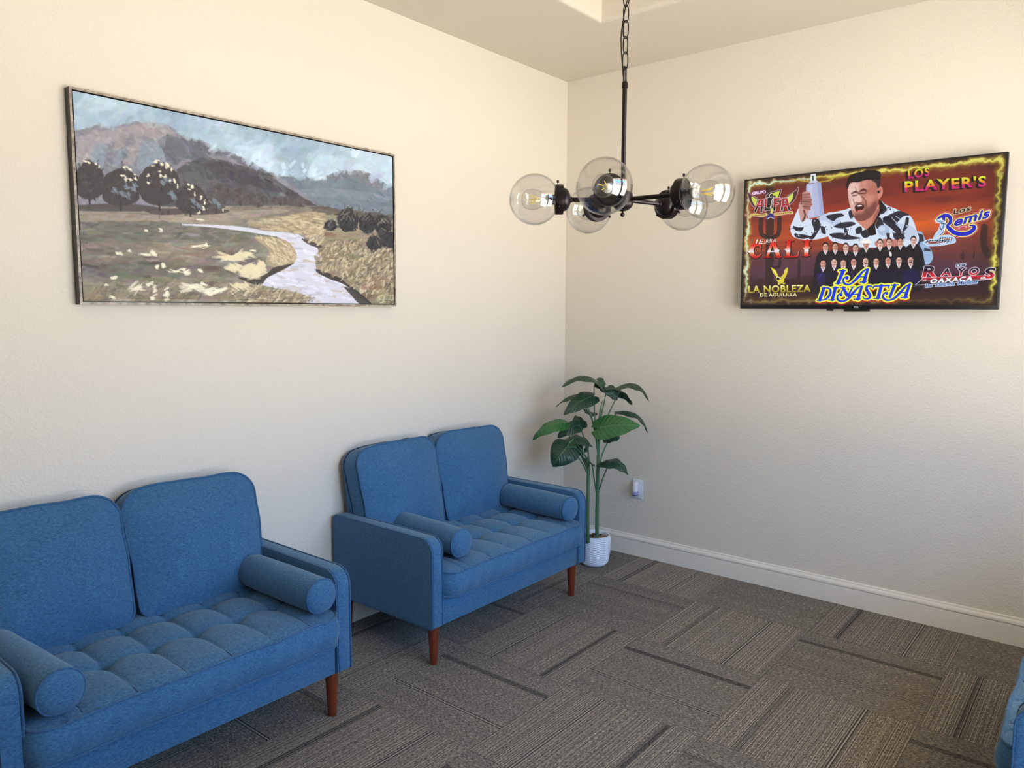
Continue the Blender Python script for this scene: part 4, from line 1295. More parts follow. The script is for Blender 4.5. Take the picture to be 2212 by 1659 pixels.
# ---- the television picture
def paint_screen():
    c = Canvas(760, 428, [(110, 298), (2122, 75), (2052, 1238), (78, 1250)])
    sh = c.img.shape[:2]; U, V = c.U, c.V
    n1 = vnoise(sh, 3, 21, 5, (2, 1)); n2 = vnoise(sh, 8, 22, 4, (1, 1)); n3 = vnoise(sh, 5, 23, 4, (3, 1))
    stops = [(0, (88, 38, 32)), (.1, (116, 42, 32)), (.28, (146, 50, 34)), (.42, (176, 72, 34)), (.52, (158, 64, 40)), (.62, (104, 52, 52)), (.72, (84, 50, 64)), (.79, (78, 48, 64)), (.82, (58, 32, 40)), (.92, (52, 26, 30)), (1.0, (66, 32, 26))]
    for k in range(3): c.img[..., k] = np.interp(V + (n1 - .5) * .22, [s[0] for s in stops], [s[1][k] for s in stops])
    glowm = np.exp(-((U - .63) / .22) ** 2 - ((V - .42) / .10) ** 2); c.img += glowm[..., None] * PA((44, 26, 2))
    cl = np.clip((n3 - .5) * 3.2, 0, 1) * np.exp(-((V - .35) / .35) ** 2); c.img = c.img * (1 - cl[..., None] * .45) + PA((70, 30, 34)) * cl[..., None] * .45
    dk = np.clip((n2 - .55) * 4, 0, 1) * np.clip((U - .68) * 4, 0, 1) * np.exp(-((V - .38) / .16) ** 2); c.img = c.img * (1 - .55 * dk[..., None]) + PA((58, 28, 32)) * .55 * dk[..., None]
    c.img *= (1 - .35 * np.clip((U - .86) / .14, 0, 1) ** 1.5)[..., None]
    # desert skyline and cactus silhouettes
    hz = .80 + .025 * (vnoise((1, sh[1]), 24, 5, 3)[0] - .5) * 2
    m = V > hz[None]; c.fill(m, (52, 28, 32), .55)
    for p, w in (([(300, 320), (298, 560), (292, 1250)], 62), ([(228, 590), (232, 700), (290, 730)], 34), ([(372, 580), (362, 700), (300, 740)], 34), ([(378, 880), (370, 950), (330, 960)], 22), ([(524, 905), (522, 1050)], 20),
                 ([(1955, 640), (1950, 760), (1985, 850), (2060, 880)], 54), ([(2080, 250), (2060, 700), (2050, 1220)], 70), ([(1790, 820), (1788, 890)], 9), ([(1778, 852), (1780, 876), (1788, 880)], 6), ([(1800, 850), (1798, 876), (1790, 880)], 6), ([(1878, 820), (1876, 880)], 7), ([(1866, 846), (1870, 866), (1876, 868)], 5)):
        m = c.stroke(p, w); c.fill(m, (44, 26, 28), .82)
    # burning border
    asp = 2012 / 1060
    dx = np.minimum(U, 1 - U) * asp * 428 * 2 / 2; dy = np.minimum(V, 1 - V) * 428
    e = np.minimum(dx, dy) + (vnoise(sh, 26, 31, 3, (1, 1.8)) - .5) * 20
    gl = np.exp(-((e - 15) / 10.0) ** 2) * .62; co_ = np.exp(-((e - 13) / 4.2) ** 2)
    br = np.clip(.55 + 1.1 * (vnoise(sh, 5, 32, 2) - .4), .2, 1)
    br = br * np.where((V > .9), .55, 1) * np.where((U > .9) | (V < .1) | (U < .05), 1.1, .8)
    out = np.clip((9 - e) / 6, 0, 1); c.img = c.img * (1 - .75 * out[..., None]) + PA((34, 26, 22)) * .75 * out[..., None]
    c.img = c.img * (1 - (gl * br)[..., None]) + PA((198, 180, 44)) * (gl * br)[..., None]
    col = np.where(((U < .06) | ((V < .12) & (U < .3)))[..., None], PA((206, 226, 200)), PA((214, 208, 96)))
    a = np.clip(co_ * br * 1.15, 0, 1)[..., None]; c.img = c.img * (1 - a) + col * a
    for p in ([(470, 280), (600, 300), (690, 300), (770, 285), (800, 255)],):
        m = c.stroke(p, 8); c.fill(m, (206, 176, 60), .8)

    # ---- singer
    W_, D_ = (206, 218, 236), (22, 22, 36)
    # far sleeve and cuff at the lower right
    m = c.smooth_poly([(1420, 690), (1470, 680), (1500, 740), (1550, 830), (1556, 890), (1512, 932), (1460, 900), (1430, 800)]); c.fill(m, (150, 178, 212))
    for p in ([(1440, 690), (1480, 700), (1490, 750), (1450, 760)], [(1490, 800), (1540, 810), (1540, 830), (1490, 825)], [(1420, 740), (1460, 760), (1450, 800), (1420, 790)]): c.fill(c.poly(p), D_, .8)
    # bottle
    m = c.poly([(580, 318), (692, 305), (718, 556), (592, 584), (572, 440)]); c.fill(m, lambda X, Y: PA((176, 180, 212)) + np.outer(np.sin(X * .55 + Y * .12) * np.sin(Y * .5), PA((18, 18, 16))))
    c.fill(c.poly([(660, 310), (692, 305), (718, 556), (690, 562)]), (146, 150, 190), .6); c.fill(c.poly([(596, 330), (626, 325), (640, 560), (606, 570)]), (206, 206, 226), .4)
    c.fill(c.poly([(610, 300), (612, 240), (625, 232), (650, 236), (658, 296)]), (214, 222, 226)); c.fill(c.poly([(622, 256), (636, 254), (638, 290), (624, 292)]), (70, 74, 84)); c.fill(c.poly([(598, 312), (606, 296), (664, 292), (676, 306)]), (190, 196, 216))
    # shirt
    m = c.smooth_poly([(735, 545), (800, 530), (880, 512), (930, 505), (1000, 610), (1090, 640), (1150, 540), (1150, 440), (1190, 470), (1280, 508), (1370, 548), (1408, 600), (1432, 670), (1450, 740), (1400, 800), (1300, 800), (1180, 800), (1000, 800), (840, 770), (760, 740), (735, 640)]); shirt = m
    m = c.smooth_poly([(525, 500), (560, 520), (580, 575), (640, 588), (735, 545), (790, 600), (790, 690), (690, 735), (580, 745), (490, 728), (460, 690), (458, 640), (480, 590), (500, 540)], m); shirt = m
    c.fill(m, W_)
    for p in ([(640, 590), (735, 548), (820, 560), (850, 620), (800, 640), (720, 600)], [(1250, 620), (1400, 640), (1430, 720), (1300, 740)]): c.fill(c.smooth_poly(p) & shirt, (170, 186, 214), .6)
    pat = [[(735, 560), (780, 548), (850, 540), (870, 560), (820, 575), (790, 600), (745, 580)], [(790, 640), (850, 612), (930, 605), (960, 622), (900, 648), (840, 655)], [(760, 700), (850, 690), (940, 715), (1000, 730), (900, 742), (800, 730)],
           [(905, 530), (930, 515), (945, 560), (920, 580)], [(620, 600), (670, 585), (690, 640), (660, 700), (630, 740), (600, 730), (640, 680)], [(480, 640), (520, 650), (560, 640), (540, 680), (490, 670)], [(490, 700), (560, 705), (610, 720), (560, 738), (500, 726)],
           [(690, 640), (720, 650), (730, 700), (700, 690)], [(1130, 450), (1160, 450), (1200, 500), (1190, 530), (1150, 540)], [(1180, 580), (1260, 530), (1310, 520), (1390, 552), (1330, 560), (1260, 620)], [(1190, 560), (1240, 590), (1330, 690), (1310, 715), (1230, 650), (1170, 600)],
           [(1350, 570), (1372, 580), (1358, 650), (1322, 680), (1340, 620)], [(1110, 600), (1150, 570), (1180, 640), (1130, 660)], [(1000, 690), (1050, 660), (1080, 700), (1030, 730)], [(1250, 690), (1320, 700), (1340, 730), (1270, 740)], [(960, 660), (1000, 640), (1010, 680), (970, 700)], [(870, 660), (890, 655), (900, 700), (880, 705)]]
    for p in pat: c.fill(c.smooth_poly(p) & shirt, D_, .92)
    rs = np.random.RandomState(4)
    for k in range(90):
        p = pat[rs.randint(len(pat))]; q = p[rs.randint(len(p))]
        c.fill(c.ell(q[0] + rs.normal(0, 14), q[1] + rs.normal(0, 10), rs.uniform(3, 9), rs.uniform(2, 6), rs.uniform(0, 3)) & shirt, D_ if rs.rand() < .6 else W_, .85)
    for p in ([(1240, 570), (1300, 640), (1320, 690)], [(1270, 560), (1330, 600)]): c.fill(c.stroke(p, 5) & shirt, W_, .9)
    # neck, undershirt
    c.fill(c.smooth_poly([(960, 580), (1050, 560), (1140, 470), (1160, 440), (1150, 540), (1090, 660), (1050, 670), (990, 620)]), (196, 128, 108)); c.fill(c.smooth_poly([(1100, 560), (1150, 480), (1150, 540), (1090, 650)]), (150, 84, 74), .7)
    c.fill(c.poly([(1048, 660), (1100, 612), (1145, 520), (1140, 440), (1160, 440), (1178, 500), (1110, 620), (1120, 700), (1080, 712)]), (18, 14, 20))
    # face
    face = c.smooth_poly([(905, 330), (940, 300), (1010, 285), (1090, 285), (1128, 300), (1140, 350), (1138, 430), (1122, 500), (1090, 555), (1045, 588), (995, 600), (960, 585), (935, 540), (915, 480), (902, 410)])
    c.fill(face, (186, 124, 108))
    c.fill(c.smooth_poly([(905, 335), (945, 305), (985, 310), (985, 400), (965, 460), (950, 520), (930, 500), (908, 420)]) & face, (226, 190, 182), .95)
    c.fill(c.smooth_poly([(1060, 330), (1130, 330), (1130, 480), (1080, 480), (1050, 420)]) & face, (172, 102, 88), .7)
    c.fill(c.smooth_poly([(948, 470), (980, 455), (1030, 470), (1050, 500), (1085, 470), (1122, 440), (1118, 510), (1085, 556), (1045, 590), (995, 602), (958, 588), (955, 540), (1000, 540), (1030, 520), (1000, 470)]) & face, (92, 48, 44), .72)
    c.fill(c.smooth_poly([(1000, 300), (1040, 296), (1036, 350), (1010, 360)]) & face, (206, 146, 130), .6); c.fill(c.smooth_poly([(1040, 400), (1100, 400), (1090, 450), (1050, 456)]) & face, (206, 142, 124), .7)
    c.soften(face, 9)
    nz = vnoise(sh, 90, 41, 2); c.img[face] *= (.93 + .14 * nz[face])[:, None]
    for p, w in (([(928, 390), (958, 376), (988, 388)], (8, 16, 10)), ([(992, 372), (1022, 358), (1046, 372)], (10, 18, 8)), ([(935, 406), (985, 398)], 8), ([(995, 390), (1040, 384)], 8), ([(958, 340), (968, 380)], 3), ([(940, 430), (950, 470)], 4), ([(1010, 410), (1034, 440), (1046, 480)], 5)):
        c.fill(c.stroke(p, w) & face, (62, 28, 30), .85)
    c.fill(c.smooth_poly([(970, 400), (992, 400), (1008, 440), (1000, 458), (964, 454), (958, 440)]), (236, 196, 186), .8); c.fill(c.stroke([(962, 456), (985, 462), (1004, 456)], 6), (90, 40, 40), .8)
    c.soften(face, 2)
    c.fill(c.smooth_poly([(955, 486), (985, 466), (1018, 474), (1024, 496), (1000, 520), (974, 528), (958, 512)]), (60, 16, 22)); c.fill(c.smooth_poly([(968, 484), (988, 474), (1012, 480), (990, 488)]), (222, 212, 214)); c.fill(c.smooth_poly([(972, 522), (992, 512), (1006, 514), (986, 532)]), (206, 96, 100))
    c.fill(c.smooth_poly([(1130, 340), (1158, 336), (1170, 370), (1158, 410), (1132, 424)]), (206, 132, 116)); c.fill(c.ell(1136, 376, 9, 12), (24, 16, 20)); c.fill(c.ell(1150, 366, 6, 16), (160, 84, 78), .7)
    c.fill(c.smooth_poly([(888, 345), (890, 300), (906, 262), (945, 236), (1000, 222), (1060, 208), (1130, 214), (1152, 232), (1150, 290), (1144, 338), (1128, 344), (1118, 306), (1080, 284), (1030, 286), (985, 300), (945, 302), (918, 300), (902, 345)]), (24, 19, 24)); c.fill(c.smooth_poly([(1085, 290), (1145, 280), (1142, 335), (1128, 345), (1112, 310)]), (70, 52, 54), .6)
    # raised hand
    c.fill(c.smooth_poly([(520, 496), (536, 440), (548, 390), (572, 374), (598, 378), (614, 410), (622, 450), (616, 490), (596, 520), (580, 580), (545, 610), (528, 560)]), (196, 146, 138))
    for p, w in (([(560, 400), (600, 396)], 20), ([(560, 436), (612, 438)], 24), ([(560, 470), (616, 474)], 22), ([(565, 500), (604, 508)], 18)): c.fill(c.stroke(p, w), (150, 92, 84), .9)
    for p, w in (([(556, 418), (608, 416)], 6), ([(548, 452), (614, 456)], 7), ([(550, 488), (610, 492)], 7), ([(560, 520), (570, 560), (552, 600)], 12), ([(545, 400), (540, 470)], 8)): c.fill(c.stroke(p, w), (58, 26, 30), .85)
    c.fill(c.smooth_poly([(512, 560), (545, 612), (585, 590), (600, 620), (540, 650), (490, 620)]), W_, .95)
    c.soften(c.smooth_poly([(520, 496), (536, 440), (548, 390), (572, 374), (598, 378), (614, 410), (622, 450), (616, 490), (596, 520), (580, 570), (545, 580), (528, 550)]), 2)
    # microphone hand
    c.fill(c.ell(1176, 668, 46, 42), (162, 184, 214)); c.fill(c.ell(1166, 658, 24, 20), (204, 218, 236), .7); c.fill(c.poly([(1196, 690), (1226, 690), (1222, 740), (1206, 740)]), (30, 28, 40))
    c.fill(c.smooth_poly([(1110, 760), (1180, 735), (1270, 740), (1330, 772), (1300, 800), (1140, 800)]), (190, 120, 110))

    # ---- the group in front
    def man(x, y, hat=False, r=1.0, moustache=False, k=0):
        body = c.smooth_poly([(x - 20 * r, y + 26), (x - 58, y + 56), (x - 78, y + 120), (x - 78, y + 230), (x + 78, y + 230), (x + 78, y + 120), (x + 58, y + 56), (x + 20 * r, y + 26)])
        c.fill(body, (22, 20, 28)); c.fill(c.poly([(x - 50, y + 90), (x - 20, y + 60), (x - 30, y + 160), (x - 60, y + 190)]) & body, (40, 34, 62), .35)
        c.fill(c.poly([(x - 20, y + 26), (x, y + 66), (x + 20, y + 26)]), (222, 216, 226)); c.fill(c.poly([(x - 8, y + 30), (x, y + 52), (x + 8, y + 30)]), (196, 140, 124))
        c.fill(c.ell(x, y - 6, 24, 30), (30, 22, 26)); tone = ((214, 164, 146), (206, 148, 128), (222, 178, 164))[k % 3]
        c.fill(c.ell(x, y + 4, 21, 27), tone); c.fill(c.ell(x + 9, y + 6, 11, 22), tuple(v * .82 for v in tone), .6)
        c.fill(c.stroke([(x - 11, y - 2), (x - 4, y - 2)], 4), (50, 26, 28)); c.fill(c.stroke([(x + 4, y - 2), (x + 11, y - 2)], 4), (50, 26, 28)); c.fill(c.stroke([(x - 6, y + 18), (x + 6, y + 18)], 4), (130, 60, 60))
        if moustache: c.fill(c.stroke([(x - 9, y + 13), (x + 9, y + 13)], 6), (34, 20, 22))
        if hat:
            c.fill(c.ell(x, y - 16, 48, 12), (232, 228, 224)); c.fill(c.smooth_poly([(x - 26, y - 18), (x - 22, y - 42), (x, y - 36), (x + 22, y - 42), (x + 26, y - 18)]), (238, 234, 230))
    for k, (x, y) in enumerate(((728, 797), (803, 795), (885, 800), (960, 806), (1042, 776), (1150, 768), (1220, 760), (1306, 756), (1408, 745))): man(x, y, k == 4, 1, False, k)
    c.fill(c.smooth_poly([(1225, 830), (1240, 850), (1236, 870), (1222, 860)]), (222, 220, 226))
    for k, (x, y) in enumerate(((710, 926), (795, 916), (866, 922), (946, 912), (1038, 906), (1120, 908), (1212, 900), (1296, 898), (1386, 898))): man(x, y, False, 1, k in (4, 8), k + 1)
    m = c.poly([(655, 1000), (1450, 960), (1450, 1075), (1420, 1120), (680, 1150), (665, 1060)]); c.fill(m, (22, 20, 52), .55); c.fill(c.ell(1390, 1030, 70, 60) & m, (24, 24, 96), .5); c.fill(c.ell(690, 1040, 40, 60) & m, (44, 34, 110), .5)
    for p in ([(690, 960), (700, 1000), (672, 1040)], [(910, 980), (940, 1010), (930, 1030)]): c.fill(c.stroke(p, 6), (76, 66, 150), .7)

    # ---- lettering
    k1 = 1.6
    def grad(stops, bl, br, cap):
        bl, br, cap = PA(bl, float), PA(br, float), PA(cap, float); d = br - bl
        def f(X, Y):
            base = bl[1] + (X - bl[0]) / d[0] * d[1]; t = np.clip((base - Y) / -cap[1], 0, 1)
            return np.stack([np.interp(t, [s[0] for s in stops], [s[1][q] for s in stops]) for q in range(3)], -1)
        return f
    # LOS PLAYER'S
    bands = [(0, (196, 30, 110)), (.36, (206, 44, 110)), (.37, (224, 140, 44)), (.74, (232, 176, 50)), (.75, (206, 206, 40)), (1, (222, 226, 60))]
    for txt, bl, br, cap, sp in (('LOS', (1366, 274), (1532, 246), (-4, -64), 1.0), ("PLAYER'S", (1338, 372), (1968, 326), (-2, -80), 1.0)):
        m = c.text(txt, bl, br, cap, .03, space=1.16)
        blk = c.empty()
        for s_ in range(0, 13): blk |= c.shift(m, -s_, int(s_ * .5))
        c.fill(c.fat(blk, 1.5), (26, 10, 18)); c.fill(m, grad(bands, bl, br, cap))
    # LA NOBLEZA DE AGUILILLA, with its eagle
    bl, br, cap = (130, 1154), (614, 1142), (0, -54)
    m = c.text('LA NOBLEZA', bl, br, cap, .028, space=1.1); c.fill(c.fat(m, 2), (40, 24, 14)); c.fill(m, grad([(0, (150, 130, 40)), (.5, (206, 190, 60)), (1, (250, 246, 170))], bl, br, cap))
    bl, br, cap = (222, 1184), (508, 1178), (0, -28)
    m = c.text('DE AGUILILLA', bl, br, cap, .03, space=1.1); c.fill(m, grad([(0, (230, 226, 190)), (1, (232, 224, 120))], bl, br, cap))
    eg = [[(362, 1042), (330, 1010), (308, 965), (306, 957), (340, 978), (352, 1002), (366, 1030)], [(380, 1040), (408, 1000), (412, 976), (438, 958), (434, 990), (420, 1030), (396, 1056)], [(345, 1040), (362, 1030), (398, 1040), (410, 1062), (392, 1082), (372, 1078), (352, 1060)], [(360, 1076), (380, 1086), (366, 1092)], [(394, 1082), (418, 1076), (410, 1088)]]
    m = c.empty()
    for p in eg: c.smooth_poly(p, m)
    c.fill(m, (214, 200, 56)); c.fill(c.smooth_poly([(318, 975), (342, 986), (352, 1015)]), (246, 240, 140), .8); c.fill(c.smooth_poly([(356, 1034), (378, 1040), (366, 1054), (350, 1050)]), (30, 20, 20)); c.fill(c.stroke([(348, 1036), (362, 1032), (384, 1046)], 5), (240, 232, 210)); c.fill(c.stroke([(380, 1050), (410, 1030)], 3), (150, 130, 30))
    # TIERRA CALI
    Z4 = lambda x, y: (35.68 + x * .79566, y * .79566)
    m = c.empty()
    def st4(pts, w, sm=True): c.stroke([Z4(*p) for p in pts], [v * .79566 for v in w] if hasattr(w, '__len__') else w * .79566, m, sm)
    def tri4(*pts): c.poly([Z4(*p) for p in pts], m)
    st4([(242, 1012), (222, 990), (185, 988), (156, 1016), (150, 1056), (168, 1094), (208, 1104), (242, 1078)], (8, 20, 32, 40, 42, 36, 24, 8)); st4([(243, 982), (244, 1020)], 8, False); tri4((112, 1056), (150, 1030), (150, 1082))
    st4([(352, 958), (306, 1098)], 24, False); st4([(362, 956), (412, 1094)], 40, False); st4([(274, 1108), (336, 1105)], 10, False); st4([(384, 1104), (442, 1100)], 10, False); st4([(328, 1052), (396, 1049)], 13, False); st4([(336, 952), (376, 950)], 12, False); tri4((300, 1050), (326, 1026), (322, 1070)); tri4((428, 1036), (400, 1022), (404, 1056))
    st4([(512, 958), (506, 1088)], 38, False); st4([(484, 950), (556, 946)], 10, False); st4([(474, 1102), (598, 1096)], 16, False); st4([(598, 1096), (612, 1046)], (16, 5), False); tri4((466, 1030), (496, 1012), (494, 1048))
    st4([(690, 954), (683, 1078)], 44, False); st4([(654, 946), (724, 941)], 10, False); st4([(650, 1090), (716, 1085)], 10, False); tri4((646, 1018), (670, 1002), (668, 1034)); tri4((728, 1010), (706, 996), (704, 1028))
    c.fill(c.shift(c.fat(m, 4), 2, 3), (24, 12, 14)); c.fill(m, lambda X, Y: np.stack([np.interp(np.clip((Y + (X - 130) * .02 - 764) / 118, 0, 1), [0, .25, .45, .62, .8, 1], [s[q] for s in ((204, 28, 20), (222, 44, 30), (226, 150, 130), (226, 240, 250), (228, 104, 76), (186, 16, 14))]) for q in range(3)], -1))
    for txt, a_, b_, cap, col in (('T', (134, 972), (166, 970), (6, -34), (150, 130, 130)), ('I', (188, 976), (200, 975), (16, -44), (236, 228, 228)), ('E', (222, 974), (258, 972), (12, -38), (236, 228, 226)), ('RRA', (290, 968), (392, 960), (6, -36), (222, 206, 202))):
        cap = (cap[0] * .8, cap[1] * .8); q = c.text(txt, Z4(*a_), Z4(*b_), cap, .012, space=1.15); c.fill(c.fat(q, 1.2), (30, 16, 20)); c.fill(q, col)
    c.fill(c.stroke([Z4(222, 974), Z4(288, 971)], 4), (236, 228, 226))
    # GRUPO ALFA 7
    Z = lambda x, y: (89.19 + x * .21505, 285.4 + y * .21505)
    ZS = .21505
    zz_ = lambda pts: [Z(*p) for p in pts]
    wl = [(195, 460), (290, 550), (400, 610), (500, 670), (550, 720), (500, 830), (460, 980), (400, 970), (310, 880), (240, 740), (200, 600)]; wr = [(1990, 265), (1960, 480), (1880, 660), (1780, 800), (1660, 870), (1620, 760), (1580, 640), (1640, 560), (1800, 450), (1920, 370)]
    for p in (wl, wr):
        m = c.smooth_poly(zz_(p)); c.fill(c.fat(m, 3), (206, 160, 196)); c.fill(m, (70, 44, 40))
    c.fill(c.smooth_poly(zz_([(310, 610), (420, 650), (520, 720), (490, 800), (450, 940), (380, 850), (330, 740)])), (200, 208, 92)); c.fill(c.smooth_poly(zz_([(1600, 640), (1700, 540), (1800, 480), (1800, 620), (1740, 740), (1670, 830), (1630, 740)])), (200, 214, 104))
    hd = [(850, 660), (830, 600), (870, 530), (960, 480), (1060, 420), (1150, 420), (1250, 380), (1390, 345), (1340, 500), (1290, 640), (1180, 640), (1100, 640), (980, 640)]
    m = c.poly(zz_(hd)); c.fill(c.fat(m, 3), (214, 176, 206)); c.fill(m, (44, 30, 40)); c.fill(c.poly(zz_([(1060, 560), (1080, 470), (1200, 430), (1330, 390), (1300, 500), (1265, 640), (1180, 640), (1160, 570)])), (196, 206, 70)); c.fill(c.stroke(zz_([(960, 590), (970, 530), (1060, 480)]), 5), (232, 226, 190))
    L = c.empty()
    for p, w in (([(600, 740), (440, 1130)], 60), ([(690, 740), (660, 1130)], 66), ([(520, 930), (660, 930)], 44), ([(610, 730), (700, 730)], 50), ([(815, 715), (810, 1080)], 66), ([(800, 1055), (960, 1050)], 56), ([(1150, 690), (1130, 1070)], 70), ([(1140, 690), (1330, 685)], 60), ([(1150, 860), (1265, 850)], 56),
                 ([(1450, 690), (1400, 1070)], 66), ([(1560, 690), (1660, 1040)], 70), ([(1440, 900), (1600, 890)], 46), ([(1440, 690), (1570, 685)], 56)): c.stroke(zz_(p), w * ZS, L, False)
    c.fill(c.fat(L, 4), (226, 214, 226)); c.fill(c.fat(L, 1.4), (40, 20, 26)); c.fill(L, lambda X, Y: np.where(((Y - 285.4) / ZS < 965)[:, None], PA((178, 26, 34)), PA((40, 20, 24))))
    m = c.poly(zz_([(880, 650), (1100, 620), (1080, 760), (1000, 1000), (860, 1000)])); c.fill(c.fat(m, 3), (232, 226, 220)); c.fill(m, (34, 24, 26))
    c.fill(c.stroke(zz_([(1060, 680), (980, 1000)]), 22 * ZS), (240, 236, 226))
    m = c.poly(zz_([(1020, 1010), (1065, 1010), (1085, 1195), (980, 1195)])); c.fill(m, (206, 206, 76))
    m = c.poly(zz_([(850, 1350), (960, 1205), (1060, 1205), (1130, 1350), (1100, 1400), (1040, 1340), (960, 1340), (880, 1410)])); c.fill(c.fat(m, 2), (190, 170, 220)); c.fill(m, (36, 28, 110)); c.fill(c.stroke(zz_([(880, 1405), (960, 1345), (1040, 1345), (1100, 1390)]), 26 * ZS), (226, 222, 246))
    for p, t_, a_, b_ in (([(250, 1330), (330, 1270), (480, 1260), (680, 1280), (830, 1240)], 'LA PRINCIPAL', (290, 1330), (830, 1265)), ([(1160, 1230), (1340, 1215), (1560, 1180), (1760, 1170)], 'PERFECTA', (1180, 1250), (1750, 1190))):
        m = c.stroke(zz_(p), 86 * ZS); c.fill(c.fat(m, 3), (206, 158, 176)); c.fill(m, (206, 190, 96)); c.fill(c.text(t_, Z(*a_), Z(*b_), (0, -48 * ZS), .02), (120, 40, 36))
    m = c.text('GRUPO', (160, 402), (266, 388), (2, -22), .05); c.fill(c.fat(m, 3.4), (96, 30, 96)); c.fill(m, (240, 214, 238))
    # LA DINASTIA
    Z1 = lambda x, y: (606.5 + x * .40322, 927.6 + y * .40322)
    S1 = .40322
    Dn = c.empty()
    def st(pts, w, sm=True): c.stroke([Z1(*p) for p in pts], [v * S1 for v in w] if hasattr(w, '__len__') else w * S1, Dn, sm)
    st([(640, 135), (545, 365)], 58, False); st([(565, 132), (692, 126)], 15, False); st([(485, 374), (608, 366)], 13, False)
    st([(715, 275), (720, 255), (680, 258), (642, 300), (650, 355), (700, 390), (770, 388), (850, 330), (920, 260), (1000, 165), (1070, 110), (1130, 95)], (44, 36, 20, 24, 32, 30, 22, 36, 44, 30, 20, 12))
    st([(1112, 105), (1040, 340)], (40, 62), False); st([(965, 346), (1085, 340)], 14, False); st([(930, 250), (1060, 240)], 12, False)
    st([(270, 468), (195, 692)], 52, False); st([(232, 468), (300, 460)], 14, False); st([(142, 702), (260, 694)], 14, False); st([(280, 464), (345, 462), (392, 495), (396, 560), (360, 630), (290, 684), (200, 698)], (14, 20, 32, 42, 36, 20, 12))
    st([(492, 458), (435, 685)], 52, False); st([(445, 462), (548, 456)], 13, False); st([(362, 692), (478, 688)], 13, False)
    st([(640, 455), (720, 600)], (44, 56), False); st([(828, 440), (735, 605)], (16, 34), False); st([(598, 455), (690, 448)], 15, False); st([(775, 442), (862, 436)], 13, False); st([(636, 470), (610, 540)], (12, 16), False)
    st([(605, 598), (600, 578), (560, 585), (532, 625), (540, 680), (590, 712), (660, 710), (740, 660), (810, 580), (880, 500), (950, 440), (1015, 425)], (44, 34, 20, 26, 34, 28, 22, 38, 42, 30, 18, 12))
    st([(998, 435), (925, 668)], (38, 58), False); st([(848, 674), (972, 668)], 14, False); st([(815, 584), (940, 572)], 12, False)
    st([(1205, 462), (1195, 430), (1150, 418), (1100, 432), (1088, 480), (1125, 545), (1158, 600), (1140, 652), (1085, 664), (1040, 655), (1020, 620)], (8, 14, 18, 34, 48, 52, 48, 34, 20, 16, 8))
    st([(1375, 412), (1310, 648)], 54, False); st([(1240, 425), (1530, 405)], 22, False); st([(1238, 425), (1222, 462)], (18, 8), False); st([(1524, 408), (1500, 462)], (20, 8), False); st([(1225, 656), (1362, 650)], 14, False)
    st([(1632, 400), (1540, 622)], (50, 44), False); st([(1568, 402), (1702, 392)], 14, False)
    st([(1480, 562), (1478, 548), (1440, 552), (1408, 595), (1418, 650), (1480, 688), (1560, 680), (1640, 640), (1720, 560), (1800, 470), (1870, 405), (1935, 380)], (44, 34, 20, 26, 34, 28, 24, 34, 40, 30, 18, 12))
    st([(1915, 392), (1835, 626)], (40, 58), False); st([(1752, 636), (1884, 630)], 14, False); st([(1738, 545), (1862, 534)], 12, False)
    y1 = c.fat(Dn, 10); sd = y1.copy()
    for s_ in range(1, 9): sd |= c.shift(y1, 0, s_)
    c.fill(sd, (176, 26, 20)); c.fill(y1, (232, 240, 62)); c.fill(c.fat(Dn, 2.6), (196, 240, 180)); c.fill(c.fat(Dn, 1.6), (10, 22, 96)); c.fill(Dn, (10, 46, 226))
    # Los Remis with its snake
    Z3 = lambda x, y: (1355.7 + x * .43007, 428.1 + y * .43007)
    S3 = .43007
    Rm = c.empty()
    def st3(pts, w, m, sm=True): c.stroke([Z3(*p) for p in pts], [v * S3 for v in w] if hasattr(w, '__len__') else w * S3, m, sm)
    st3([(530, 375), (590, 322), (680, 290), (750, 300), (785, 350), (775, 420), (715, 470)], (16, 40, 60, 66, 66, 56, 30), Rm)
    st3([(665, 330), (650, 440), (640, 560), (600, 640)], (50, 70, 60, 20), Rm); st3([(715, 470), (770, 530), (850, 590), (960, 618), (1070, 612), (1160, 570), (1210, 515), (1200, 470), (1130, 465)], (50, 74, 76, 74, 74, 72, 70, 46, 20), Rm)
    c.text('emis', Z3(832, 486), Z3(1470, 316), (S3 * 40, -S3 * 138), .034, Rm, True, space=1.06)
    c.fill(c.fat(Rm, 11), (226, 136, 170)); c.fill(c.fat(Rm, 8.6), (150, 22, 30)); c.fill(c.fat(Rm, 5.2), (238, 236, 120)); c.fill(Rm, (24, 30, 190))
    m = c.empty(); st3([(945, 515), (1060, 490)], 40, m); c.fill(m, (226, 150, 170)); m2 = c.empty(); st3([(965, 514), (1040, 498)], 20, m2); c.fill(m2, (150, 30, 50))
    m = c.text('Los', Z3(832, 268), Z3(1138, 196), (S3 * 14, -S3 * 90), .03, space=1.1); c.fill(c.fat(m, 4), (206, 186, 158)); c.fill(m, (34, 22, 20))
    sn = c.empty()
    for p, w in (([(540, 392), (600, 395), (655, 420), (650, 480), (600, 570), (520, 660), (510, 720), (570, 750)], (30, 60, 60, 90, 70, 46, 44, 30)), ([(320, 770), (420, 735), (560, 735), (720, 745), (850, 755), (700, 790), (520, 815), (400, 812), (320, 775)], 30), ([(560, 710), (640, 680), (740, 665), (830, 700), (850, 745)], 50)): st3(p, w, sn)
    c.fill(c.fat(sn, 3), (236, 236, 246)); c.fill(sn, (170, 200, 232))
    m = c.empty()
    for p, w in (([(600, 440), (590, 500), (620, 540)], 18), ([(660, 450), (650, 520)], 12), ([(610, 430), (690, 440)], 14), ([(530, 384), (640, 410)], 10)): st3(p, w, m)
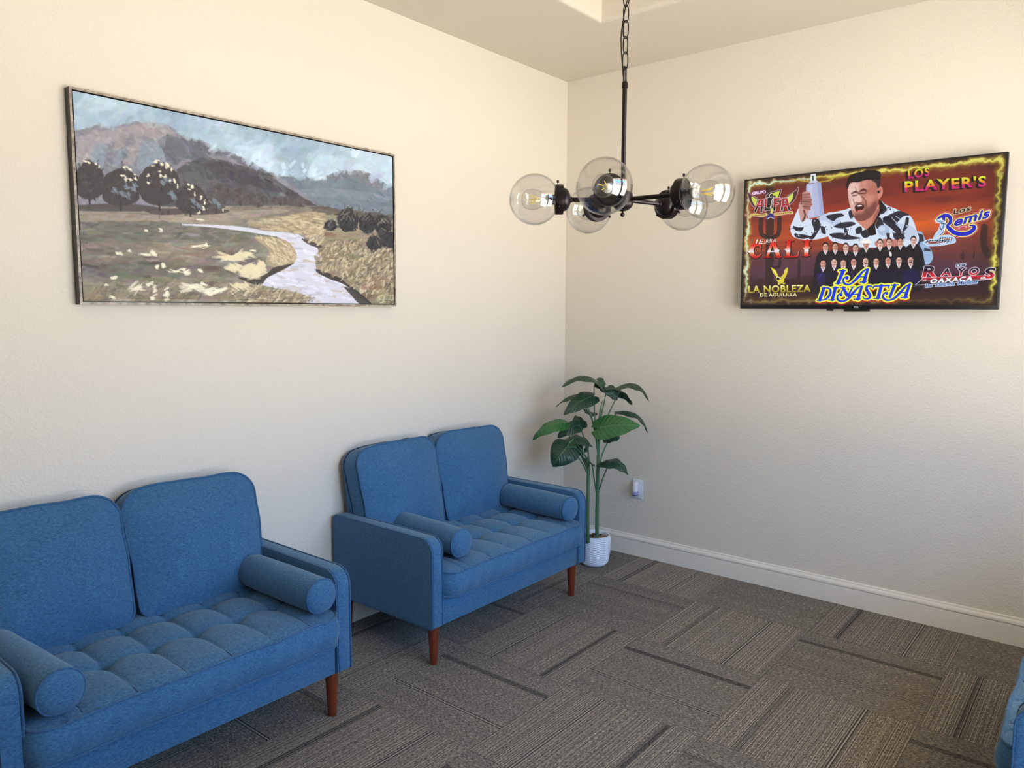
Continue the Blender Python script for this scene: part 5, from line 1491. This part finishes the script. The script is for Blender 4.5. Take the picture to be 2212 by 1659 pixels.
    for k in range(9): st3([(350 + k * 46, 768 - 12 * math.sin(k * .4)), (378 + k * 46, 745 - 12 * math.sin(k * .4))], 20, m, False)
    for k in range(6): st3([(590 + k * 42, 730), (610 + k * 40, 686)], 20, m, False)
    c.fill(m & c.fat(sn, 1), (32, 26, 40))
    # Los Rayos de Oaxaca
    bar = c.poly([Z3(300, 1402), Z3(1490, 1352), Z3(1545, 1365), Z3(1530, 1412), Z3(260, 1452)]); c.fill(c.fat(bar, 2.6), (226, 170, 180)); c.fill(bar, grad([(0, (120, 14, 28)), (1, (196, 36, 50))], Z3(260, 1452), Z3(1540, 1412), (0, -36 * S3 * 1.3)))
    tri = c.empty(); st3([(300, 1405), (152, 1535), (520, 1515), (1060, 1470), (1530, 1415)], 9, tri, False); c.fill(tri, (226, 226, 240))
    for txt, a_, b_, ch_ in (('R', (282, 1380), (548, 1372), 186), ('A', (612, 1366), (806, 1360), 130), ('Y', (890, 1354), (1056, 1348), 128), ('O', (1104, 1346), (1296, 1340), 132), ('S', (1384, 1404), (1580, 1396), 186)):
        cap = (S3 * ch_ * .22, -S3 * ch_); A_, B_ = Z3(*a_), Z3(*b_)
        m = c.text(txt, A_, (B_[0] - cap[0] * .3, B_[1]), cap, .035); c.fill(c.fat(m, 3.4), (232, 216, 230)); c.fill(m, grad([(0, (214, 30, 48)), (.35, (170, 26, 44)), (.55, (40, 22, 44)), (1, (26, 20, 48))], A_, B_, cap))
    m = c.text('OAXACA', Z3(415, 1500), Z3(1186, 1440), (S3 * 22, -S3 * 78), .05, space=1.25); c.fill(c.fat(m, 2.2), (60, 16, 40)); c.fill(m, (236, 244, 250))
    c.fill(c.text('DE', Z3(290, 1466), Z3(352, 1462), (S3 * 8, -S3 * 34), .02), (226, 206, 216)); c.fill(c.text('...', Z3(1326, 1410), Z3(1420, 1402), (0, -S3 * 110), .05), (240, 236, 240))
    m = c.text('LOS', Z3(888, 1202), Z3(1056, 1190), (S3 * 8, -S3 * 44), .05); c.fill(c.fat(m, 3.2), (206, 220, 244)); c.fill(m, (26, 30, 60))
    for txt, a_, b_ in (('La', (335, 1575), (455, 1560)), ('Dinastia', (525, 1556), (856, 1530)), ('Martinez', (922, 1524), (1270, 1492))):
        m = c.text(txt, Z3(*a_), Z3(*b_), (S3 * 24, -S3 * 62), .01); c.fill(c.fat(m, 4.2), (176, 204, 240)); c.fill(m, (36, 44, 96))
    return c

TVY, TVZ, TVX = -1.8665, 1.9355, -.052
TW, THh = .6145, .3535
tv = thing('television', 'flat wall-mounted television showing a concert poster, on the right wall', 'television', (0, TVY, TVZ))
o = MB().box((-.078, -TW, -THh), (-.050, TW, THh)).build('housing', M['black'], tv); bevel(o, .003, 2); tvh = o
o = MB().box((-.055, -.42, -.30), (-.036, .42, .12)).build('back_cover', M['black'], tv); bevel(o, .008, 2)
mb = MB().box((-.037, -.20, -.17), (-.0005, .20, .05)); mb.build('wall_bracket', M['black'], tv, smooth=False)
o = MB().box((-.076, -.062, -THh - .011), (-.060, .062, -THh + .002)).build('sensor_bar', M['black'], tv); bevel(o, .002, 2)
o = MB().box((-.066, .118, -THh - .009), (-.052, .150, -THh + .002)).build('cable_hook', M['black'], tv); bevel(o, .002, 2)
M['screen'] = vcol_mat('lit_screen', .18, emit=1.06)
sc = paint_screen().build('screen', M['screen'], (-.0786, TW - .0085, THh - .0085), (0, -2 * TW + .017, 0), (0, 0, -2 * THh + .0285), tv)
# maker's mark on the lower bezel
cu = bpy.data.curves.new('mark', 'FONT'); cu.body = 'TCL'; cu.size = .0125; cu.offset = .0004; cu.align_x = 'CENTER'
ob = bpy.data.objects.new('mark', cu); C.objects.link(ob)
dg = bpy.context.evaluated_depsgraph_get(); dg.update()
me = bpy.data.meshes.new_from_object(ob.evaluated_get(dg)); bpy.data.objects.remove(ob)
MX = Matrix.Translation((-.0784, 0, -THh + .0055)) @ Matrix.Rotation(-PI / 2, 4, 'Z') @ Matrix.Rotation(PI / 2, 4, 'X')
lm = MB(); lm.add([MX @ v.co for v in me.vertices], [tuple(q.vertices) for q in me.polygons]); add_pattern(tvh, lm, M['plate']); bpy.data.meshes.remove(me)

# ------------------------------------------------------------------ daylight through the windows
wd = bpy.data.worlds.new('daylight'); bpy.context.scene.world = wd; wd.use_nodes = True
t = wd.node_tree; nd = t.nodes; bg = nd['Background']
tc = nd.new('ShaderNodeTexCoord'); sp = nd.new('ShaderNodeSeparateXYZ'); t.links.new(tc.outputs['Generated'], sp.inputs[0])
rp = nd.new('ShaderNodeValToRGB'); mr = nd.new('ShaderNodeMapRange')
mr.inputs['From Min'].default_value = -1; mr.inputs['From Max'].default_value = 1
t.links.new(sp.outputs[2], mr.inputs['Value']); t.links.new(mr.outputs[0], rp.inputs['Fac'])
el = rp.color_ramp.elements
GROUND = (1.0, .935, .84); SKYH = (.95, .98, 1.0); SKY = (.30, .56, 1.0)
KG, KH, KS = 18.6, 7.2, 14.6
el[0].position = 0.0; el[0].color = tuple(c * KG * .6 for c in GROUND) + (1,)
el[1].position = 1.0; el[1].color = tuple(c * KS for c in SKY) + (1,)
for pos, col, k in ((.40, GROUND, KG), (.485, GROUND, KG), (.515, SKYH, KH), (.62, SKY, KS)):
    e = el.new(pos); e.color = tuple(c * k for c in col) + (1,)
t.links.new(rp.outputs[0], bg.inputs['Color']); bg.inputs['Strength'].default_value = 1.0
def portal(axis, pos, a0, a1, z0, z1):
    ld = bpy.data.lights.new('window_portal', 'AREA'); ld.shape = 'RECTANGLE'; ld.size = a1 - a0; ld.size_y = z1 - z0
    ld.cycles.is_portal = True
    o = link(bpy.data.objects.new('window_portal', ld))
    if axis == 'y': o.location = ((a0 + a1) / 2, pos, (z0 + z1) / 2); o.rotation_euler = (PI / 2, 0, 0)
    else: o.location = (pos, (a0 + a1) / 2, (z0 + z1) / 2); o.rotation_euler = (PI / 2, 0, -PI / 2)
for w_ in WIN: portal('y', YB - .11, *w_)
for w_ in WIN2: portal('x', XW - .11, *w_)

s = bpy.context.scene
s.view_settings.view_transform = 'Standard'; s.view_settings.look = 'None'; s.view_settings.exposure = EXPO; s.view_settings.gamma = 1.0
s.cycles.use_denoising = True
s.cycles.use_adaptive_sampling = True; s.cycles.adaptive_threshold = .13; s.cycles.adaptive_min_samples = 16
s.cycles.max_bounces = 9; s.cycles.diffuse_bounces = 4; s.cycles.glossy_bounces = 3; s.cycles.transparent_max_bounces = 20; s.cycles.transmission_bounces = 4
s.cycles.sample_clamp_indirect = 6.0; s.cycles.caustics_reflective = False; s.cycles.caustics_refractive = False
